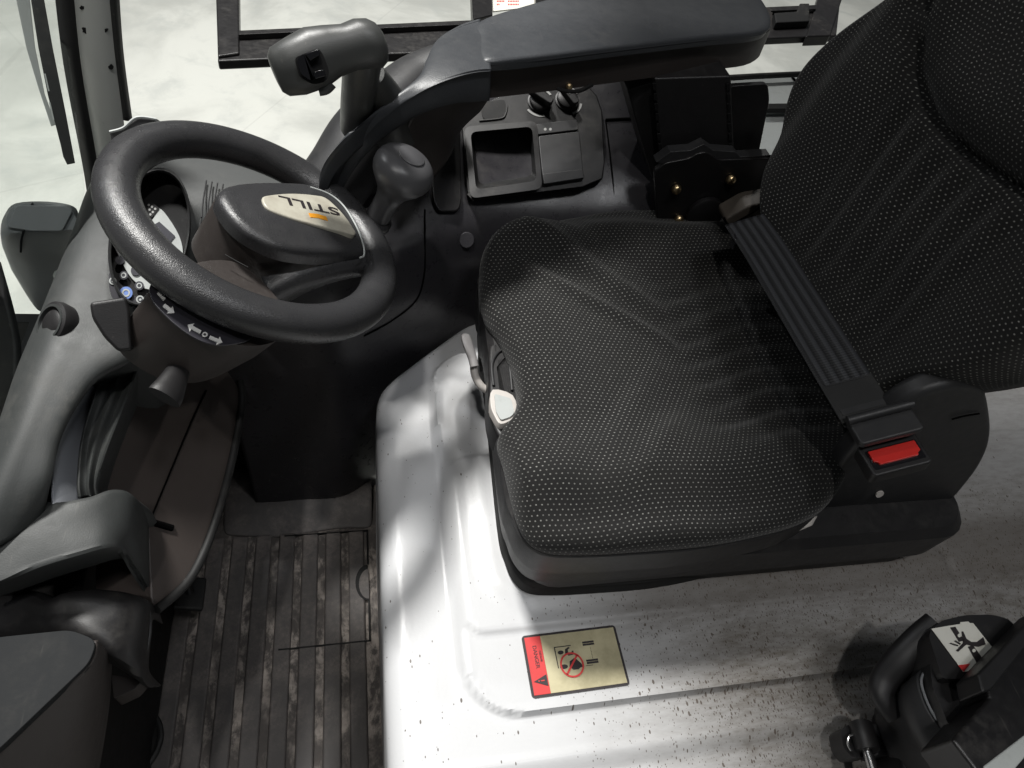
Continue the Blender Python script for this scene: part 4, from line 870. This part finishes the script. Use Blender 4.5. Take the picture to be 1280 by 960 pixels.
# ================================================================== front pillar
pl = thing('front_pillar', 'scuffed silver grey front pillar between two black rubber seals', 'pillar', PY(140, 240, .98))
PYY = .98
def pq(px, py, dy=0): return PY(px, py, PYY + dy)
up = (pq(100, -40) - pq(140, 240)).normalized()
pc = [[pq(88, -60), pq(100, -60, -.012), pq(118, -60, -.014), pq(134, -60, -.006)], [pq(100, 80), pq(112, 80, -.012), pq(130, 80, -.014), pq(146, 80, -.006)], [pq(122, 210), pq(132, 210, -.012), pq(146, 210, -.012), pq(160, 205, -.006)], [pq(132, 300), pq(140, 300, -.012), pq(156, 300, -.012), pq(170, 295, -.006)]]
patch('pillar_skin', pc, 'pillar_paint', pl, solid=.003)
patch('rubber_seal', [[pq(66, -60, .004), pq(76, -60, -.008), pq(89, -60, -.002)], [pq(82, 80, .004), pq(92, 80, -.008), pq(103, 80, -.002)], [pq(108, 220, .004), pq(116, 220, -.008), pq(126, 220, -.002)], [pq(118, 300, .004), pq(126, 300, -.008), pq(136, 300, -.002)]], 'black_rubber', pl, solid=.003)
patch('rubber_seal', [[pq(132, -60, -.004), pq(137, -60, -.010), pq(143, -60, .0)], [pq(144, 60, -.004), pq(147, 60, -.010), pq(151, 60, .0)], [pq(156, 150, -.004), pq(159, 150, -.01), pq(163, 150, .0)]], 'black_rubber', pl, solid=.003)
for q, r_ in (((108, 38), 5.5), ((103, 10), 3), ((115, 46), 2.5), ((132, 38), 2.6), ((138, 84), 3.4)):
    prism('paint_chip', [PY(q[0] + r_ * random.uniform(.7, 1.5) * math.cos(a), q[1] + r_ * random.uniform(.6, 1.1) * math.sin(a), PYY - .0155) for a in (i * math.pi / 7 for i in range(14))], (0, .002, 0), 'deep_black', pl, bevel=0)
prism('pillar_foot_cover', [PD(a, b, 1.02) for a, b in rpx([(137, 163), (155, 158), (172, 146), (196, 148), (208, 158), (200, 200), (141, 190)], 4)], ray(160, 170) * .03, 'dark_plastic', pl, bevel=.003)
tube('foot_cover_lip', [PD(137, 165, 1.015), PD(154, 160, 1.015), PD(171, 147, 1.015), PD(195, 149, 1.015)], .0018, 'grey_trim', pl, seg=6)

# ================================================================== windscreen, wiper
gp = [PD(-260, -120, 1.45), PD(74, -120, 1.25), PD(118, 300, 1.18), PD(60, 400, 1.15), PD(-60, 640, 1.1), PD(-260, 700, 1.1)]
gn = (gp[1] - gp[0]).cross(gp[4] - gp[0]).normalized()
gp = [PN(a, b, gp[0], gn) for a, b in ((-260, -120), (62, -120), (104, 235), (96, 290), (30, 440), (-60, 640), (-260, 700))]
ws = thing('windscreen', 'greenish curved front windscreen pane left of the pillar', 'windscreen', PD(-20, 300, 1.2))
prism('glass_pane', gp, gn * .004, 'windscreen_glass', ws, bevel=0, flat=True)
wi = thing('windscreen_wiper', 'black wiper with a grey arm resting outside the windscreen', 'wiper', PD(70, 160, 1.5))
prism('wiper_arm', [PD(a, b, 1.62) for a, b in ((14, -30), (34, -30), (44, 60), (56, 118), (70, 156), (64, 158), (48, 110), (33, 60))], ray(40, 50) * .012, 'grey_trim', wi, bevel=.001)
bl = prism('wiper_blade', [PD(a, b, 1.6) for a, b in ((34, -30), (50, -30), (66, 60), (82, 140), (94, 204), (84, 206), (79, 196), (76, 182), (60, 120), (48, 60))], ray(70, 100) * .02, 'black_rubber', wi, bevel=.001)
for (a, b) in ((55, 92), (61, 128)):
    prism('blade_gap', [PD(x, y, 1.597) for x, y in ((a, b), (a + 2, b), (a + 7, b + 22), (a + 5, b + 22))], ray(a, b) * .002, 'grey_trim', bl, bevel=0)
wf = thing('frame_bar_assembly', 'dark lower windscreen frame at the left edge', 'frame', PD(5, 450, 1.1))
patch('frame_bar', [[PD(-30, 330, 1.1), PD(-6, 420, 1.1), PD(-4, 480, 1.1), PD(-14, 620, 1.1)], [PD(-8, 328, 1.08), PD(12, 400, 1.08), PD(18, 450, 1.08), PD(10, 620, 1.08)]], 'black_rubber', wf, solid=.01)
tube('edge_strip', [PD(60, 404, 1.06), PD(38, 450, 1.06), PD(18, 500, 1.05), PD(0, 556, 1.04), PD(-20, 620, 1.04)], .0035, 'black_rubber', wf, seg=8)

# ================================================================== work lamp
wl_ = thing('work_lamp', 'rounded dark grey lamp housing outside the left edge of the dashboard', 'lamp', PD(55, 380, 1.25))
DW = 1.18
def lp(pts, d): return curve([PD(a, b, d) for a, b in pts], 4, True)
loft('lamp_housing', [lp([(14, 262), (30, 255), (60, 255), (85, 260), (94, 270), (97, 284), (80, 288), (60, 290), (30, 290), (12, 290), (8, 276)], DW + .015),
                      lp([(6, 268), (20, 254), (60, 252), (92, 258), (99, 272), (101, 286), (84, 296), (60, 298), (30, 299), (4, 298), (1, 284)], DW + .03),
                      lp([(5, 278), (30, 268), (60, 268), (90, 272), (102, 290), (100, 305), (92, 315), (62, 318), (34, 318), (6, 312), (2, 296)], DW + .08),
                      lp([(14, 310), (40, 300), (60, 300), (84, 305), (94, 325), (90, 338), (78, 350), (62, 356), (40, 356), (20, 345), (12, 330)], DW + .14),
                      lp([(30, 350), (45, 342), (60, 342), (76, 350), (80, 362), (76, 376), (66, 386), (58, 390), (48, 388), (38, 376), (30, 362)], DW + .20)], 'lamp_plastic', wl_, angle=50)
tube('housing_seam', [PD(41, 254, DW + .012), PD(35, 268, DW + .010), PD(31, 285, DW + .012), PD(27, 299, DW + .024), PD(26, 315, DW + .07)], .0014, 'seam_black', wl_, seg=6)
prism('lamp_lid', [PD(a, b, DW + .008) for a, b in rpx([(8, 284), (20, 256), (82, 257), (92, 262), (78, 289), (40, 289)], 5)], ray(50, 280) * .02, 'lamp_plastic', wl_, bevel=.004)
tube('lamp_bracket', [PD(90, 320, DW), PD(84, 340, DW + .02), PD(76, 345, DW + .05)], .010, 'grey_trim', wl_, seg=10)

# ================================================================== side window frame and distant item
sf = thing('side_window_frame', 'black steel side window frame standing over the pale floor', 'window frame', P(272, 76, .1))
FZ = .20
def fr_(px, py, z=FZ): return P(px, py, z)
prism('bottom_rail', [fr_(272, 76), fr_(1046, 44), fr_(1050, 8), (fr_(272, 40))], (0, 0, -.02), 'black_metal', sf, bevel=.004)
prism('rail_lip', [fr_(298, 43, FZ + .012), fr_(1020, 11, FZ + .012), fr_(1020, 6, FZ + .012), fr_(298, 38, FZ + .012)], (0, 0, -.012), 'black_metal', sf, bevel=.001)
prism('side_rail', [fr_(272, 70, FZ + .006), fr_(299, 66, FZ + .006), fr_(298, -60, FZ + .006), fr_(268, -60, FZ + .006)], (0, 0, -.03), 'black_metal', sf, bevel=.004)
prism('side_rail', [fr_(1008, 45, FZ + .006), fr_(1038, 44, FZ + .006), fr_(1072, -60, FZ + .006), fr_(1040, -60, FZ + .006)], (0, 0, -.03), 'black_metal', sf, bevel=.004)
lt = prism('latch', [fr_(a, b, FZ + .02) for a, b in ((968, 16), (996, 14), (1000, 4), (1012, 4), (1012, 26), (970, 28))], (0, 0, -.02), 'deep_black', sf, bevel=.003)
fk = thing('fork_stand', 'black steel uprights with a small white text label behind the armrest', 'stand', P(605, 20, .0))
prism('upright', [P(a, b, .0) for a, b in ((591, 24), (616, 18), (614, -60), (588, -60))], (0, 0, -.05), 'black_metal', fk, bevel=.004)
prism('upright', [P(a, b, .0) for a, b in ((670, 12), (686, 8), (684, -60), (668, -60))], (0, 0, -.05), 'black_metal', fk, bevel=.004)
lbp = prism('text_label', [P(a, b, -.02) for a, b in ((616, 14), (668, 8), (668, -40), (616, -40))], (0, 0, -.004), 'sticker_white', fk, bevel=0)
for k_ in range(3):
    for j_ in range(14):
        if random.random() < .8: prism('print_mark', [P(621 + j_ * 2 + da, -3.5 + k_ * 4 + db, -.0185) for da, db in ((0, 0), (1.3, 0), (1.3, 1.5), (0, 1.5))], (0, 0, -.001), 'red_print', lbp, bevel=0)

# ================================================================== hinge bracket, lower right
hb_ = thing('hinge_bracket', 'black moulded hinge bracket with a white hand crush warning sticker', 'bracket', P(1180, 900, .05))
ZT = .20
body = [(1160, 792), (1176, 776), (1205, 769), (1240, 768), (1262, 774), (1275, 790), (1240, 845), (1200, 848), (1186, 851), (1178, 848)]
bo_ = [P(a, b, ZT) for a, b in rpx(body, 8)]
prism('top_housing', bo_, (0, 0, -.05), 'black_plastic', hb_, bevel=.006, seg=4)
prism('side_cheek', [P(a, b, ZT - .012) for a, b in rpx([(1160, 800), (1182, 850), (1232, 846), (1248, 880), (1200, 915), (1185, 905), (1166, 860)], 6)], (0, 0, -.06), 'black_plastic', hb_, bevel=.004)
# strap arms round an opening
tube('strap_arm', [P(1172, 782, ZT - .015), P(1150, 800, ZT - .03), P(1126, 825, ZT - .05), P(1108, 848, ZT - .07), P(1104, 868, ZT - .08), P(1118, 890, ZT - .09)], lambda t: (.018, .012), 'black_plastic', hb_, up=(0, 0, 1), seg=16)
# curved sleeve
sl = [P(a, b, ZT - .03) for a, b in ((1158, 838), (1150, 850), (1160, 885), (1185, 920), (1215, 950), (1250, 985))]
sl2 = [P(a, b, ZT - .09) for a, b in ((1142, 850), (1122, 872), (1128, 905), (1145, 940), (1165, 980), (1190, 1010))]
patch('curved_sleeve', [[p + V((0, 0, .0)) for p in sl], [a * .5 + b * .5 + V((-.012, -.004, .008)) for a, b in zip(sl, sl2)], sl2, [p + V((.01, 0, -.06)) for p in sl2]], 'dark_plastic', hb_, solid=.004)
tube('sleeve_lip', [P(a, b, ZT - .028) for a, b in ((1154, 842), (1152, 856), (1164, 888), (1188, 922), (1218, 952), (1255, 988))], .0016, 'lamp_plastic', hb_, seg=6)
prism('door_beam', [P(a, b, ZT + .035) for a, b in ((1228, 846), (1300, 765), (1420, 820), (1330, 960), (1240, 990), (1190, 925), (1236, 872))], (0, 0, -.06), 'black_metal', hb_, bevel=.004)
prism('beam_ledge', [P(a, b, ZT + .042) for a, b in ((1222, 842), (1302, 758), (1312, 772), (1240, 862), (1228, 866))], (0, 0, -.04), 'black_plastic', hb_, bevel=.003)
prism('beam_edge', [P(a, b, ZT + .037) for a, b in ((1230, 958), (1290, 912), (1300, 925), (1262, 970), (1236, 975))], (0, 0, -.01), 'grey_trim', hb_, bevel=.002)
prism('lower_mass', [P(a, b, .08) for a, b in ((1128, 870), (1180, 880), (1280, 960), (1200, 1020), (1130, 1000))], (0, 0, -.08), 'black_plastic', hb_, bevel=.01)
hst = basis(P(1164, 786, ZT + .0012), P(1209, 779, ZT) - P(1164, 786, ZT), (0, 0, 1))
o_, e1, e2, e3 = hst
def H(px, py): q = P(px, py, ZT + .0012) - o_; return (q.dot(e1), q.dot(e2))
stk = decal('crush_sticker', [H(*q) for q in ((1164, 786), (1200, 780), (1200, 778), (1210, 777), (1212, 779), (1216, 779), (1242, 812), (1216, 838), (1204, 840))], hst, 'sticker_white', hb_)
decal('red_corner', [H(*q) for q in ((1197, 832), (1212, 830), (1204, 840))], hst, 'red_print', stk, lift=.0006)
def hp(name, pts, mat='ink', l=.0012): decal(name, [H(*q) for q in pts], hst, mat, stk, lift=l)
hp('crush_block', ((1187, 785), (1193, 784), (1204, 801), (1198, 803)))
hp('crush_block', ((1209, 809), (1215, 807), (1228, 825), (1220, 829)))
decal('crush_block', [(a, b) for a, b in [H(1198 + 2.4 * math.cos(t), 795 + 2.4 * math.sin(t)) for t in (i * math.pi / 6 for i in range(12))]], hst, 'sticker_white', stk, lift=.0018)
decal('crush_block', [(a, b) for a, b in [H(1216 + 2.2 * math.cos(t), 814 + 2.2 * math.sin(t)) for t in (i * math.pi / 6 for i in range(12))]], hst, 'sticker_white', stk, lift=.0018)
hp('hand_figure', ((1194, 814), (1203, 804), (1201, 790), (1203, 790), (1207, 799), (1213, 803), (1220, 803), (1228, 797), (1231, 806), (1222, 809), (1214, 808), (1207, 806), (1197, 815)))
hp('finger_mark', ((1186, 805), (1187, 804), (1197, 807), (1196, 808.5)))
hp('finger_mark', ((1192, 802), (1193.5, 801), (1200, 805), (1199, 806.5)))

# gas strut
gs = thing('gas_strut', 'small black gas strut with ball socket end on the pale hood', 'gas strut', P(1075, 930, .03))
sk = prism('ball_socket', [P(a, b, .055) for a, b in rpx([(1050, 912), (1062, 905), (1088, 908), (1094, 940), (1088, 945), (1066, 948), (1054, 934)], 6)], (0, 0, -.03), 'black_plastic', gs, bevel=.005)
tube('socket_cap', [P(1076, 906, .062), P(1080, 920, .065), P(1085, 938, .066)], .0145, 'black_plastic', sk, seg=18)
tube('clip_wire', [P(1070, 918, .065), P(1062, 920, .064), P(1060, 930, .062), P(1064, 938, .060)], .0016, 'steel', sk, seg=8)
tube('piston_rod', [P(1084, 938, .066), P(1092, 965, .07), P(1100, 1000, .075)], .0062, 'steel', gs, seg=14)
prism('mounting_plate', [P(a, b, .05) for a, b in ((1085, 905), (1130, 900), (1140, 940), (1096, 944))], (0, 0, -.04), 'dark_plastic', gs, bevel=.003)

# ================================================================== unseen cab roof, added and sized to shade hood and seat
rf = thing('cab_shade_roof', 'unseen dark cab roof panel, sized to shade the hood and seat', 'roof', (.6, 1.2, 1.6))
prism('roof_shade_panel', [(-.02, .70, 1.55), (2.6, .62, 1.55), (2.6, 1.8, 1.55), (-.02, 1.8, 1.55)], (0, 0, .04), 'black_metal', rf, bevel=.01)
